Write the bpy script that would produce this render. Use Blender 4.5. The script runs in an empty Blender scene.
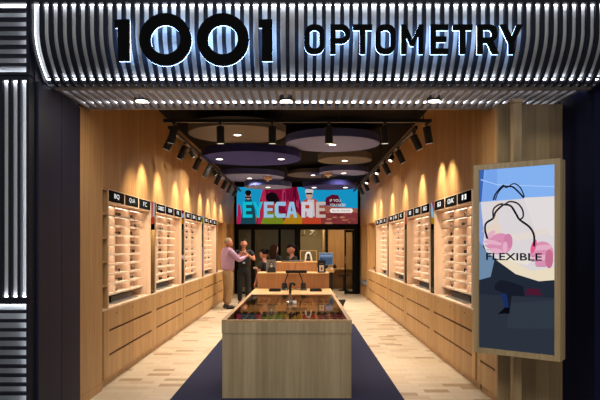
import bpy, bmesh, math, random
from mathutils import Vector, Matrix, Euler
random.seed(7)
R = math.radians
SC = bpy.context.scene
COL = SC.collection

# ------------------------------------------------------------------ camera, world, exposure
cd = bpy.data.cameras.new('camera'); cam = bpy.data.objects.new('camera', cd); COL.objects.link(cam)
cam.location = (0, 0, 1.6); cam.rotation_euler = (R(90), 0, 0)
cd.sensor_width = 36; cd.lens = 36*585/600; cd.shift_x = -1/600; cd.shift_y = 45/600
cd.clip_start = .05; cd.clip_end = 100
SC.camera = cam
w = bpy.data.worlds.new('mall_ambient'); SC.world = w; w.use_nodes = True
w.node_tree.nodes['Background'].inputs[0].default_value = (.78, .86, 1, 1)
w.node_tree.nodes['Background'].inputs[1].default_value = .22
SC.view_settings.view_transform = 'Standard'; SC.view_settings.look = 'None'
SC.view_settings.exposure = 0; SC.view_settings.gamma = 1; SC.view_settings.use_curve_mapping = False
SC.cycles.use_denoising = True
SC.cycles.max_bounces = 8; SC.cycles.sample_clamp_indirect = 4
LED_CASE, LED_FACADE, P_DOWN, P_SPOT, P_FRONT = 6.5, 11, 33, 80, 60
HALO = 16

def area(name, loc, rot, size, power, col, parent=None, shape='DISK', size_y=None, spread=180):
    l = bpy.data.lights.new(name, 'AREA'); l.energy = power; l.color = col; l.shape = shape; l.size = size
    if size_y: l.size_y = size_y
    l.spread = R(spread)
    o = bpy.data.objects.new(name, l); COL.objects.link(o); o.location = loc; o.rotation_euler = rot
    if parent: o.parent = parent
    return o
# mall concourse lighting in front of the shop (ceiling fixture above and behind the camera)
area('mall_ceiling_light', (0, -1.2, 5.6), (0, 0, 0), 5, 430, (1, .93, .84), shape='RECTANGLE', size_y=2.5)

# ------------------------------------------------------------------ materials
def lin(h):
    h = h.lstrip('#'); v = [int(h[i:i+2], 16)/255 for i in (0, 2, 4)]
    return tuple((c/12.92 if c <= .04045 else ((c+.055)/1.055)**2.4) for c in v)+(1,)
MATS = {}
def mat(name, hexc, rough=.5, metal=0, spec=.5, noise=0, nscale=40):
    if name in MATS: return MATS[name]
    m = bpy.data.materials.new(name); m.use_nodes = True; nt = m.node_tree; b = nt.nodes['Principled BSDF']
    c = lin(hexc)
    b.inputs['Base Color'].default_value = c; b.inputs['Roughness'].default_value = rough
    b.inputs['Metallic'].default_value = metal; b.inputs['Specular IOR Level'].default_value = spec
    if noise:
        g = nt.nodes.new('ShaderNodeNewGeometry'); n = nt.nodes.new('ShaderNodeTexNoise'); n.inputs['Scale'].default_value = nscale
        n.inputs['Detail'].default_value = 4
        mx = nt.nodes.new('ShaderNodeMix'); mx.data_type = 'RGBA'
        mx.inputs[6].default_value = tuple(x*(1-noise) for x in c[:3])+(1,); mx.inputs[7].default_value = tuple(min(1, x*(1+noise)) for x in c[:3])+(1,)
        nt.links.new(g.outputs['Position'], n.inputs['Vector']); nt.links.new(n.outputs[0], mx.inputs[0]); nt.links.new(mx.outputs[2], b.inputs['Base Color'])
    MATS[name] = m; return m
def em(name, hexc, s=1.0):
    if name in MATS: return MATS[name]
    m = bpy.data.materials.new(name); m.use_nodes = True; nt = m.node_tree; nt.nodes.clear()
    e = nt.nodes.new('ShaderNodeEmission'); o = nt.nodes.new('ShaderNodeOutputMaterial')
    e.inputs[0].default_value = lin(hexc); e.inputs[1].default_value = s; nt.links.new(e.outputs[0], o.inputs[0])
    MATS[name] = m; return m
def wood(name, dark, light, along='z', plank=.13, rough=.45, var=.22):
    m = bpy.data.materials.new(name); m.use_nodes = True; nt = m.node_tree; b = nt.nodes['Principled BSDF']; L = nt.links.new
    b.inputs['Roughness'].default_value = rough; b.inputs['Specular IOR Level'].default_value = .3
    g = nt.nodes.new('ShaderNodeNewGeometry'); mp = nt.nodes.new('ShaderNodeMapping')
    sc = {'z': (28, 28, 1.1), 'x': (1.1, 28, 28), 'y': (28, 1.1, 28)}[along]
    mp.inputs['Scale'].default_value = sc; L(g.outputs['Position'], mp.inputs['Vector'])
    n = nt.nodes.new('ShaderNodeTexNoise'); n.inputs['Scale'].default_value = 1; n.inputs['Detail'].default_value = 5; n.inputs['Roughness'].default_value = .65
    L(mp.outputs[0], n.inputs['Vector'])
    sx = nt.nodes.new('ShaderNodeSeparateXYZ'); L(g.outputs['Position'], sx.inputs[0])
    ad = nt.nodes.new('ShaderNodeMath'); ad.operation = 'ADD'
    a, c = {'z': (0, 1), 'x': (1, 2), 'y': (0, 2)}[along]
    L(sx.outputs[a], ad.inputs[0]); L(sx.outputs[c], ad.inputs[1])
    dv = nt.nodes.new('ShaderNodeMath'); dv.operation = 'DIVIDE'; dv.inputs[1].default_value = plank; L(ad.outputs[0], dv.inputs[0])
    fl = nt.nodes.new('ShaderNodeMath'); fl.operation = 'FLOOR'; L(dv.outputs[0], fl.inputs[0])
    wn = nt.nodes.new('ShaderNodeTexWhiteNoise'); wn.noise_dimensions = '1D'; L(fl.outputs[0], wn.inputs['W'])
    m1 = nt.nodes.new('ShaderNodeMath'); m1.operation = 'MULTIPLY'; m1.inputs[1].default_value = .75; L(n.outputs[0], m1.inputs[0])
    m2 = nt.nodes.new('ShaderNodeMath'); m2.operation = 'MULTIPLY_ADD'; m2.inputs[1].default_value = var; L(wn.outputs[0], m2.inputs[0]); L(m1.outputs[0], m2.inputs[2])
    rp = nt.nodes.new('ShaderNodeValToRGB'); rp.color_ramp.elements[0].position = .25; rp.color_ramp.elements[1].position = .72
    rp.color_ramp.elements[0].color = lin(dark); rp.color_ramp.elements[1].color = lin(light)
    L(m2.outputs[0], rp.inputs[0]); L(rp.outputs[0], b.inputs['Base Color'])
    return m
def floor_mat():
    m = bpy.data.materials.new('oak_block_floor'); m.use_nodes = True; nt = m.node_tree; b = nt.nodes['Principled BSDF']; L = nt.links.new
    b.inputs['Roughness'].default_value = .38; b.inputs['Specular IOR Level'].default_value = .35
    g = nt.nodes.new('ShaderNodeNewGeometry')
    def brick(wd, h, off):
        t = nt.nodes.new('ShaderNodeTexBrick'); t.inputs['Scale'].default_value = 1; t.inputs['Brick Width'].default_value = wd; t.inputs['Row Height'].default_value = h
        t.inputs['Mortar Size'].default_value = .0025; t.inputs['Color1'].default_value = (0, 0, 0, 1); t.inputs['Color2'].default_value = (1, 1, 1, 1); t.inputs['Mortar'].default_value = (.9, .9, .9, 1)
        t.offset = off; L(g.outputs['Position'], t.inputs['Vector']); return t
    t = brick(.27, .135, .37)
    rp = nt.nodes.new('ShaderNodeValToRGB'); cr = rp.color_ramp; cr.elements[0].position = 0; cr.elements[0].color = lin('#e2cfb4'); cr.elements[1].position = 1; cr.elements[1].color = lin('#b2956f')
    for p, h in ((.45, '#dfcdb1'), (.80, '#d9c4a4'), (.89, '#cfb693'), (.92, '#b59b79')):
        e = cr.elements.new(p); e.color = lin(h)
    L(t.outputs['Color'], rp.inputs[0])
    mp = nt.nodes.new('ShaderNodeMapping'); mp.inputs['Scale'].default_value = (3, 40, 1); L(g.outputs['Position'], mp.inputs[0])
    n = nt.nodes.new('ShaderNodeTexNoise'); n.inputs['Scale'].default_value = 1; n.inputs['Detail'].default_value = 4; L(mp.outputs[0], n.inputs[0])
    mx = nt.nodes.new('ShaderNodeMix'); mx.data_type = 'RGBA'; mx.blend_type = 'MULTIPLY'; mx.inputs[0].default_value = .22
    L(rp.outputs[0], mx.inputs[6]); L(n.outputs[1], mx.inputs[7]); L(mx.outputs[2], b.inputs['Base Color'])
    return m
def glass_mat(name, tint, refl=.08, rough=.02, fres=True, ior=1.45):
    m = bpy.data.materials.new(name); m.use_nodes = True; nt = m.node_tree; nt.nodes.clear(); L = nt.links.new
    t = nt.nodes.new('ShaderNodeBsdfTransparent'); t.inputs[0].default_value = lin(tint)
    gl = nt.nodes.new('ShaderNodeBsdfGlossy'); gl.inputs['Roughness'].default_value = rough
    mx = nt.nodes.new('ShaderNodeMixShader'); o = nt.nodes.new('ShaderNodeOutputMaterial')
    if fres:
        f = nt.nodes.new('ShaderNodeFresnel'); f.inputs[0].default_value = ior; ge = nt.nodes.new('ShaderNodeNewGeometry'); k = nt.nodes.new('ShaderNodeMath'); k.operation = 'SUBTRACT'; k.inputs[0].default_value = 1; L(ge.outputs['Backfacing'], k.inputs[1]); kk = nt.nodes.new('ShaderNodeMath'); kk.operation = 'MULTIPLY'; L(k.outputs[0], kk.inputs[0]); L(f.outputs[0], kk.inputs[1]); L(kk.outputs[0], mx.inputs[0])
    else: mx.inputs[0].default_value = refl
    L(t.outputs[0], mx.inputs[1]); L(gl.outputs[0], mx.inputs[2]); L(mx.outputs[0], o.inputs[0])
    return m
OAK = wood('oak_veneer', '#a27748', '#d2a86f', var=.16)
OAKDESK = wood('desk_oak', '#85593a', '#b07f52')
OAKCASE = wood('pale_oak_lining', '#cfae8e', '#ecd3b8')
OAKGREY = wood('grey_oak', '#96815d', '#c0ab85', plank=.11)
OAKPOST = wood('post_oak', '#7b684c', '#a08a66')
OAKTOP = wood('oak_top', '#a9804f', '#cfa66f', along='y')
NAVYWOOD = wood('navy_stained_wood', '#0d1022', '#181b32', plank=.2, rough=.6)
NAVY = mat('navy_paint', '#0a1020', .6, spec=.25)
NAVYPLAIN = mat('navy_plain_panel', '#040a28', .7, spec=.15, noise=.25, nscale=1.5)
LITGREY = mat('pale_grey_backing', '#c4c9cf', .6)
TAUPE = mat('taupe_metal', '#79777a', .45, .0)
BLACK = mat('black_satin', '#0b0b0c', .45)
MATTEBLACK = mat('black_matte', '#08080a', .7)
CEIL = mat('dark_plenum', '#100c0a', .9, spec=.1)
CHROME = mat('chrome', '#c8c8c8', .15, 1)
WHITE = mat('white_plastic', '#e8e6e0', .4)
MIRROR = mat('mirror_glass', '#dcdcdc', .02, 1)
GREYCUSH = mat('grey_fabric', '#6a6e74', .9, noise=.15)
FRAMEBLACK = mat('frame_black', '#040404', .7, spec=.15)
TAUPEWALL = mat('taupe_wall', '#8a7a5c', .8)
CARPET = mat('navy_carpet', '#30324a', .95, spec=.1, noise=.25, nscale=90)
GLASS = glass_mat('clear_dark_glass', '#dcded6')
SMOKE = glass_mat('smoked_table_glass', '#ece2cf', rough=.03, ior=1.2)
LEDW = em('led_strip_white', '#f4f7ff', LED_FACADE)
LEDWARM = em('led_strip_warm', '#ffe6cf', LED_CASE)
LENS = em('lamp_lens', '#fff2dc', 6)
SPOTLENS = mat('spot_lens_glass', '#8f8c7c', .2)
HALOM = em('halo_light', '#a9cfff', HALO)
LETTER = mat('letter_black', '#020203', .8, spec=.1)

# ------------------------------------------------------------------ mesh builder
def wloc(o):
    v = Vector((0, 0, 0))
    while o: v = v+o.location; o = o.parent
    return v
class MB:
    def __init__(s): s.bm = bmesh.new(); s.mi = 0
    def _new(s, n0):
        s.bm.faces.ensure_lookup_table()
        for f in s.bm.faces[n0:]: f.material_index = s.mi
    def box(s, x0, x1, y0, y1, z0, z1, bev=0, m=None):
        n0 = len(s.bm.faces)
        M = Matrix.Translation(((x0+x1)/2, (y0+y1)/2, (z0+z1)/2)) @ Matrix.Diagonal((abs(x1-x0), abs(y1-y0), abs(z1-z0), 1))
        if m is not None: M = m @ M
        r = bmesh.ops.create_cube(s.bm, size=1, matrix=M)
        if bev:
            es = set(e for v in r['verts'] for e in v.link_edges)
            bmesh.ops.bevel(s.bm, geom=list(es), offset=bev, segments=2, affect='EDGES', profile=.6)
        s._new(n0); return s
    def tube(s, pts, r, n=8, closed=False, caps=True):
        n0 = len(s.bm.faces); pts = [Vector(p) for p in pts]; k = len(pts)
        rs = r if isinstance(r, (list, tuple)) else [r]*k
        rings = []; up = None
        for i, p in enumerate(pts):
            a = pts[i-1] if (i or closed) else p; b = pts[(i+1) % k] if (i < k-1 or closed) else p
            t = (b-a).normalized()
            if up is None: up = t.orthogonal().normalized()
            u = (up-t*up.dot(t)); u = u.normalized() if u.length > 1e-6 else t.orthogonal().normalized(); up = u
            v = t.cross(u)
            rings.append([s.bm.verts.new(p+(u*math.cos(2*math.pi*j/n)+v*math.sin(2*math.pi*j/n))*rs[i]) for j in range(n)])
        for i in range(k if closed else k-1):
            A, B = rings[i], rings[(i+1) % k]
            for j in range(n): s.bm.faces.new((A[j], A[(j+1) % n], B[(j+1) % n], B[j]))
        if caps and not closed:
            s.bm.faces.new(rings[0][::-1]); s.bm.faces.new(rings[-1])
        s._new(n0); return s
    def cyl(s, p0, p1, r0, r1=None, n=20): return s.tube([p0, p1], [r0, r0 if r1 is None else r1], n)
    def lathe(s, prof, c=(0, 0, 0), n=24, cap=True):
        n0 = len(s.bm.faces); c = Vector(c); rings = []
        for r, z in prof:
            rings.append([s.bm.verts.new(c+Vector((r*math.cos(2*math.pi*j/n), r*math.sin(2*math.pi*j/n), z))) for j in range(n)])
        for A, B in zip(rings, rings[1:]):
            for j in range(n): s.bm.faces.new((A[j], A[(j+1) % n], B[(j+1) % n], B[j]))
        if cap and prof[0][0] > 1e-4: s.bm.faces.new(rings[0][::-1])
        if cap and prof[-1][0] > 1e-4: s.bm.faces.new(rings[-1])
        s._new(n0); return s
    def ext(s, poly, x0, x1):            # polygon given in (y, z), swept along x
        n0 = len(s.bm.faces)
        A = [s.bm.verts.new((x0, y, z)) for y, z in poly]; B = [s.bm.verts.new((x1, y, z)) for y, z in poly]; n = len(poly)
        s.bm.faces.new(A); s.bm.faces.new(B[::-1])
        for j in range(n): s.bm.faces.new((A[j], B[j], B[(j+1) % n], A[(j+1) % n]))
        s._new(n0); return s
    def ribbon(s, prof, x0, x1):         # open profile in (y, z), swept along x
        n0 = len(s.bm.faces)
        A = [s.bm.verts.new((x0, y, z)) for y, z in prof]; B = [s.bm.verts.new((x1, y, z)) for y, z in prof]
        for j in range(len(prof)-1): s.bm.faces.new((A[j], B[j], B[j+1], A[j+1]))
        s._new(n0); return s
    def ell(s, c, rx, ry, rz, n=16, m=None):
        n0 = len(s.bm.faces); M = Matrix.Translation(c)
        if m is not None: M = M @ m
        bmesh.ops.create_uvsphere(s.bm, u_segments=n, v_segments=max(8, n*2//3), radius=1, matrix=M @ Matrix.Diagonal((rx, ry, rz, 1)))
        s._new(n0); return s
    def addmesh(s, me, M=None):
        n0 = len(s.bm.faces); v0 = len(s.bm.verts); s.bm.from_mesh(me)
        s.bm.verts.ensure_lookup_table()
        if M is not None: bmesh.ops.transform(s.bm, matrix=M, verts=s.bm.verts[v0:])
        s._new(n0); return s
    def build(s, name, mats, parent=None, smooth=False, origin=None, recalc=True):
        bm = s.bm
        if recalc: bmesh.ops.recalc_face_normals(bm, faces=bm.faces[:])
        if parent is not None: off = wloc(parent)
        elif origin is not None: off = Vector(origin)
        else:
            xs = [v.co for v in bm.verts]
            off = Vector(((min(v.x for v in xs)+max(v.x for v in xs))/2, (min(v.y for v in xs)+max(v.y for v in xs))/2, min(v.z for v in xs)))
        bmesh.ops.translate(bm, verts=bm.verts[:], vec=-off)
        me = bpy.data.meshes.new(name); bm.to_mesh(me); bm.free()
        for m in (mats if isinstance(mats, (list, tuple)) else [mats]): me.materials.append(m)
        if smooth:
            for p in me.polygons: p.use_smooth = True
            try: me.set_sharp_from_angle(angle=R(38))
            except Exception: pass
        o = bpy.data.objects.new(name, me); COL.objects.link(o)
        if parent is not None: o.parent = parent
        else: o.location = off
        return o
def B(*a, **k): return MB().box(*a, **k)
def tag(o, label, cat, group=None):
    o['label'] = label; o['category'] = cat
    if group: o['group'] = group
    return o
def thing(name, label, cat, loc=(0, 0, 0), group=None):
    o = bpy.data.objects.new(name, None); COL.objects.link(o); o.location = loc; o.empty_display_size = .1
    return tag(o, label, cat, group)
def struct(o): o['kind'] = 'structure'; return o
def copy_tree(o, parent=None):
    c = o.copy(); COL.objects.link(c)
    if parent is not None: c.parent = parent
    for ch in list(o.children): copy_tree(ch, c)
    return c
def text_mesh(txt, w, h, bold=0):
    cu = bpy.data.curves.new('t', 'FONT'); cu.body = txt; cu.size = 1; cu.resolution_u = 3; cu.offset = bold
    ob = bpy.data.objects.new('t', cu); COL.objects.link(ob)
    dg = bpy.context.evaluated_depsgraph_get(); me = bpy.data.meshes.new_from_object(ob.evaluated_get(dg))
    bpy.data.objects.remove(ob); bpy.data.curves.remove(cu)
    xs = [v.co.x for v in me.vertices]; ys = [v.co.y for v in me.vertices]
    x0, x1, y0, y1 = min(xs), max(xs), min(ys), max(ys)
    for v in me.vertices: v.co = ((v.co.x-x0)/(x1-x0)*w, (v.co.y-y0)/(y1-y0)*h, 0)
    return me
class Flat:                              # flat picture surface: layers of flat polygons a fraction of a mm apart
    def __init__(s, O, U, V): s.mb = MB(); s.O, s.U, s.V = Vector(O), Vector(U), Vector(V); s.N = s.U.cross(s.V).normalized(); s.k = 0; s.mats = []
    def P(s, u, v): return s.O+s.U*u+s.V*v+s.N*(.00013*s.k)
    def use(s, m):
        if m not in s.mats: s.mats.append(m)
        s.mb.mi = s.mats.index(m)
    def poly(s, pts, m):
        s.use(m); s.k += 1; n0 = len(s.mb.bm.faces)
        s.mb.bm.faces.new([s.mb.bm.verts.new(s.P(u, v)) for u, v in pts]); s.mb._new(n0); return s
    def rect(s, u0, v0, u1, v1, m): return s.poly([(u0, v0), (u1, v0), (u1, v1), (u0, v1)], m)
    def oval(s, u, v, a, b, m, n=20, t=0):
        return s.poly([(u+a*math.cos(2*math.pi*i/n)*math.cos(t)-b*math.sin(2*math.pi*i/n)*math.sin(t), v+a*math.cos(2*math.pi*i/n)*math.sin(t)+b*math.sin(2*math.pi*i/n)*math.cos(t)) for i in range(n)], m)
    def line(s, pts, wd, m):
        if len(pts) > 2:
            q = [pts[0]]+list(pts)+[pts[-1]]; out = []
            for i in range(1, len(q)-2):
                for j in range(6):
                    t = j/6; out.append(tuple(.5*(2*q[i][a]+(q[i+1][a]-q[i-1][a])*t+(2*q[i-1][a]-5*q[i][a]+4*q[i+1][a]-q[i+2][a])*t*t+(3*q[i][a]-q[i-1][a]-3*q[i+1][a]+q[i+2][a])*t**3) for a in (0, 1)))
            pts = out+[pts[-1]]
        for (a, b), (c, d) in zip(pts, pts[1:]):
            ax = s.V.length/s.U.length; p = Vector((c-a, (d-b)*ax)); q = Vector((-p.y, p.x)).normalized()*wd/2; q.y /= ax
            s.poly([(a-q.x, b-q.y), (c-q.x, d-q.y), (c+q.x, d+q.y), (a+q.x, b+q.y)], m); s.k -= 1
        s.k += 1; return s
    def text(s, txt, u, v, w, h, m, bold=0):
        s.use(m); s.k += 1
        M = Matrix((( s.U.x, s.V.x, s.N.x, 0), (s.U.y, s.V.y, s.N.y, 0), (s.U.z, s.V.z, s.N.z, 0), (0, 0, 0, 1)))
        p = s.P(u, v); M.translation = p
        me = text_mesh(txt, w, h, bold); s.mb.addmesh(me, M); bpy.data.meshes.remove(me); return s
    def build(s, name, parent): return s.mb.build(name, s.mats, parent, recalc=False)

XL, XR, ZC, ZT, ZS = -2.184, 1.935, .885, 2.24, 3.66     # walls, counter, case top, ceiling
# ------------------------------------------------------------------ room shell
struct(B(-6, 6, -4, 23, -.1, 0).build('floor', floor_mat()))
struct(B(-3.4, 3.4, 5.95, 22.5, ZS, ZS+.1).build('ceiling', CEIL))
def side_wall(s, X, name):
    mb = MB(); o = X+s*.46                                # s: outward direction
    y0 = 5.79
    def bx(xa, xb, ya, yb, za, zb): mb.box(min(xa, xb), max(xa, xb), ya, yb, za, zb)
    zb0 = .10 if s < 0 else .89
    bx(X, o+s*.1, y0, 6.04, zb0, 2.975); bx(X, o+s*.1, 6.04, 6.42, zb0, ZS)                        # near pier
    bx(X, o+s*.1, 6.42, 17.0, ZT, ZS)                       # above the cases
    bx(o, o+s*.1, 6.42, 19.1, 0, ZT)                        # back of the recess
    bx(X, o+s*.1, 17.0, 17.25, 0, ZT)
    bx(X, o+s*.1, 18.6, 19.2, 0, ZT)
    bx(X, o+s*.1, 17.0, 19.2, ZT, ZS)
    return struct(mb.build(name, OAK))
side_wall(-1, XL, 'wall_left'); side_wall(1, XR, 'wall_right')
struct(B(XL-.5, XL, 5.79, 6.42, 0, .097).build('baseboard_left', OAK))
# shopfront reveals
mb = MB().box(-3.4, XL-.02, 4.85, 5.79, 0, 4.3); struct(mb.build('wall_front_left', NAVY))
mb = MB().box(XL-.02, XL, 4.87, 5.335, 0, 2.96, .002).box(XL-.02, XL, 5.343, 5.785, 0, 2.96, .002)
struct(mb.build('door_1', NAVYWOOD))
d = bpy.data.objects['door_1']; MB().cyl((XL-.001, 5.40, 1.0), (XL+.004, 5.40, 1.0), .012).build('door_lock', BLACK, d)
struct(B(2.57, 3.4, 5.12, 5.79, 0, 4.3).build('wall_front_right', NAVYPLAIN))
struct(B(XR, 2.57, 5.75, 5.79, 0, 2.985).build('wall_jog_right', OAKPOST))
struct(B(-3.4, 3.4, 5.97, 6.03, 3.02, 4.3).build('wall_bulkhead', CEIL))
struct(B(-3.4, 3.4, 5.12, 5.30, 3.2, 4.3).build('wall_above_soffit', NAVY))
# back wall: structure around the glazing, consulting rooms behind
mb = MB().box(XL-.6, XR+.6, 19.2, 19.4, 2.3, ZS).box(XL-.6, -2.10, 19.2, 19.4, 0, 2.3).box(1.85, XR+.6, 19.2, 19.4, 0, 2.3)
struct(mb.build('wall_back', CEIL))
struct(B(-3.2, 3.2, 22.3, 22.4, 0, ZS).build('wall_rooms', TAUPEWALL))
struct(B(-3.2, 3.2, 19.4, 22.4, 2.6, 2.7).build('ceiling_rooms', TAUPEWALL))
struct(B(-.18, -.08, 19.4, 22.3, 0, 2.6).build('wall_partition', TAUPEWALL))
struct(B(.80, .88, 19.45, 22.3, 0, 2.6).build('wall_partition_oak', OAK))
struct(B(.88, 3.2, 21.6, 21.7, 0, 2.6).build('wall_room_oak', OAK))
def glazing(x0, x1, n, sill=.07):
    f = MB().box(x0-.03, x0+.03, 19.1, 19.2, 0, 2.10).box(x1-.03, x1+.03, 19.1, 19.2, 0, 2.10).box(x0+.03, x1-.03, 19.1, 19.2, 0, sill).build('window_%d' % n, FRAMEBLACK)
    struct(f); B(x0+.03, x1-.03, 19.14, 19.15, sill, 2.10).build('pane', GLASS, f); return f
glazing(-2.07, -1.60, 1); glazing(-1.54, -.71, 2); glazing(-.69, -.18, 3); glazing(-.05, .85, 4)
struct(B(-.15, -.08, 19.1, 19.2, 0, 2.10).build('trim_1', FRAMEBLACK))
struct(B(-2.14, 1.86, 19.08, 19.2, 2.10, 2.285).build('trim_2', FRAMEBLACK))
struct(B(1.74, 1.85, 19.08, 19.2, 0, 2.10).build('trim_3', FRAMEBLACK))
f = MB().box(1.42, 1.47, 19.12, 19.17, 0, 2.09).box(1.68, 1.735, 19.12, 19.17, 0, 2.09).box(1.47, 1.68, 19.12, 19.17, 0, .09).box(1.47, 1.68, 19.12, 19.17, 2.02, 2.09).build('door_2', FRAMEBLACK)
struct(f); B(1.47, 1.68, 19.14, 19.15, .09, 2.02).build('pane', GLASS, f); MB().cyl((1.445, 19.10, 1.0), (1.445, 19.10, 1.25), .012).build('door_handle', CHROME, f)
area('consulting_room_light', (.35, 20.8, 2.55), (0, 0, 0), .5, 60, (1, .85, .65))
area('left_room_light', (-1.2, 20.8, 2.55), (0, 0, 0), .5, 12, (1, .85, .65))
area('oak_room_light', (1.6, 20.4, 2.55), (0, 0, 0), .5, 30, (1, .8, .55))

# ------------------------------------------------------------------ lit slatted panels of the shopfront
def slat_panel(label, x0, x1, z0, z1, horiz, grp):
    t = thing('slatted_light_panel', label, 'light panel', ((x0+x1)/2, 4.82, z0), grp)
    B(x0, x1, 4.82, 4.83, z0, z1).build('backing', LITGREY, t)
    fr = MB(); e = .022
    fr.box(x0-e, x1+e, 4.75, 4.85, z1, z1+.026).box(x0-e, x1+e, 4.75, 4.85, z0-.026, z0).box(x1, x1+e, 4.75, 4.85, z0, z1).box(x0-e, x0, 4.75, 4.85, z0, z1)
    fr.build('frame', NAVY, t)
    sl = MB(); p = .0742
    if horiz:
        z = z1-.047
        while z-.027 > z0+.02: sl.box(x0, x1, 4.755, 4.79, z-.027, z); z -= p
    else:
        x = x1-.047
        while x-.027 > x0+.02: sl.box(x-.027, x, 4.755, 4.79, z0, z1); x -= p
    sl.build('slats', NAVY, t)
    ld = MB().box(x0, x1, 4.797, 4.809, z1-.006, z1).box(x0, x1, 4.797, 4.809, z0, z0+.006).box(x1-.006, x1, 4.797, 4.809, z0, z1)
    ld.build('light_strip', LEDW, t)
G = 'lit slatted panels on the left pier'
slat_panel('topmost lit panel with horizontal navy slats left of the sign', -2.95, -2.232, 3.005, 3.573, True, G)
slat_panel('tall middle lit panel with upright navy slats on left pier', -2.95, -2.232, 1.175, 2.945, False, G)
slat_panel('lowest lit panel with horizontal navy slats on left pier', -2.95, -2.232, .10, 1.118, True, G)

def prof(off, s1=1.22, n=18):                             # the fascia's curved section, (y, z), offset backwards
    raw = [(4.75, 3.573), (4.75, 3.45)]+[(4.75+.24*s**2 if s < 1 else 4.99+.48*(s-1), 3.35-.365*s if s < 1 else 2.985-.012*(s-1)/.25) for s in [i*s1/n for i in range(n+1)]]
    out = []
    for i, p in enumerate(raw):
        a = Vector(raw[max(0, i-1)]); b = Vector(raw[min(len(raw)-1, i+1)]); t = (b-a).normalized()
        nrm = Vector((-t.y, t.x)); out.append((p[0]+nrm.x*off, p[1]+nrm.y*off))
    return out
X0, X1 = XL, 2.80
t = thing('slatted_fascia', 'wide curved shopfront fascia of navy fins over lit grey backing', 'fascia', ((X0+X1)/2, 4.95, 2.97))
a, b = prof(0), prof(.034)
fins = MB(); fins_n = 0
k = 0
while True:
    x = -2.1395+.0741*k+.0
    if x+.027 > X1: break
    fins.ext(a+b[::-1], x+.0135, x+.0445); k += 1
fins.build('fins', mat('fin_navy', '#0c1322', .6, spec=.2), t)
bk = prof(.072, 1.02)
MB().ribbon(bk, X0, X1).build('backing', LITGREY, t)
ld = MB().box(X0, X1, 4.797, 4.809, 3.566, 3.573)
be = prof(.060, 1.0)[-1]
ld.box(X0, X1, be[0]-.004, be[0]+.006, be[1]-.012, be[1]-.004)
shield = MB().box(X0, X1, be[0]+.008, be[0]+.014, be[1]-.05, be[1]+.002); shield.build('lip', NAVY, t)  # added strip that keeps the lower LED's light off the rear panel
lp = prof(.05, 1.0)
ld.tube([(X0+.004, y, z) for y, z in lp], .0022, 6)
ld.build('light_strip', LEDW, t)
B(X0-.02, X1, 4.75, 4.85, 3.573, 3.60).build('top_rail', NAVY, t)
MB().ribbon(prof(.078, 1.2), X0, X1).build('rear_panel', NAVY, t)
MB().ext(prof(-.002, 1.2)+prof(.08, 1.2)[::-1], X0-.02, X0-.002).build('end_cap', NAVYWOOD, t)
struct(B(-3.4, 3.4, 4.76, 5.2, 3.60, 4.3).build('wall_above_fascia', NAVY))

# soffit under the fascia
t = thing('slatted_soffit', 'taupe slatted soffit with hidden lights between fascia and shop', 'soffit', (.2, 5.55, 2.98))
mb = MB().box(XL, 2.57, 5.17, 5.235, 2.98, 3.02).box(XL, 2.57, 5.93, 5.97, 2.98, 3.02); mb.build('trim', TAUPE, t)
sl = MB(); x = XL+.01
while x < 2.55: sl.box(x, x+.030, 5.235, 5.93, 2.983, 3.012); x += .0775
sl.build('slats', TAUPE, t)
MB().ext([(5.235, 3.105), (5.235, 3.115), (5.90, 3.05), (5.90, 3.04)], XL, 2.57).build('backing', LITGREY, t)
MB().box(XL, 2.57, 5.875, 5.887, 3.030, 3.036).box(XL, 2.57, 5.237, 5.243, 3.035, 3.10).build('light_strip', em('soffit_led', '#f2f4ff', 10), t)
MB().box(XL, 2.57, 5.89, 5.93, 3.014, 3.055).build('inner_trim', NAVY, t)
for x, lab in ((-1.52, 'round recessed downlight at the left end of the slatted soffit'), (-.14, 'round recessed downlight in the middle of the slatted soffit'), (1.27, 'round recessed downlight at the right end of the slatted soffit')):
    q = thing('soffit_downlight', lab, 'downlight', (x, 5.58, 2.975), 'soffit downlights')
    MB().lathe([(.058, .0), (.07, .0), (.072, .006), (.066, .05), (.052, .05)], (x, 5.58, 2.972)).build('housing', BLACK, q, True)
    MB().lathe([(.0, 0), (.056, 0), (.056, .004), (0, .004)], (x, 5.58, 2.968)).build('lens', LENS, q)
    area('downlight_beam', (0, 0, -.02), (0, 0, 0), .1, 7, (1, .9, .76), q)

# ------------------------------------------------------------------ shop sign letters: "1001 OPTOMETRY"
PX = 4.70/585
def sx(px): return (px-301)*PX
def sz(py): return 1.6+(245-py)*PX
def arc(cx, cy, rx, ry, a0, a1, n=10): return [(cx+rx*math.cos(R(a0+(a1-a0)*i/n)), cy+ry*math.sin(R(a0+(a1-a0)*i/n))) for i in range(n+1)]
def ring(cx, cy, r): return arc(cx, cy, r, r, 0, 360, 40)[:-1]
def rr(x0, x1, y0, y1, r):
    return arc(x1-r, y1-r, r, r, 0, 90, 6)+arc(x0+r, y1-r, r, r, 90, 180, 6)+arc(x0+r, y0+r, r, r, 180, 270, 6)+arc(x1-r, y0+r, r, r, 270, 360, 6)
T, Bt, S = 25.0, 54.0, 5.0                                # cap line, base line, stroke in picture units of the sign plane
def one(x0, xs, x1): return [[(x0, 20), (x1, 20), (x1, 61), (xs, 61), (xs, 27.5), (x0, 27.5)]]
def bowl(x0, x1, y0, y1, r): return [(x0, y0)]+arc(x1-r, y0+r, r, r, -90, 0, 6)+arc(x1-r, y1-r, r, r, 0, 90, 6)+[(x0, y1)]
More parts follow.
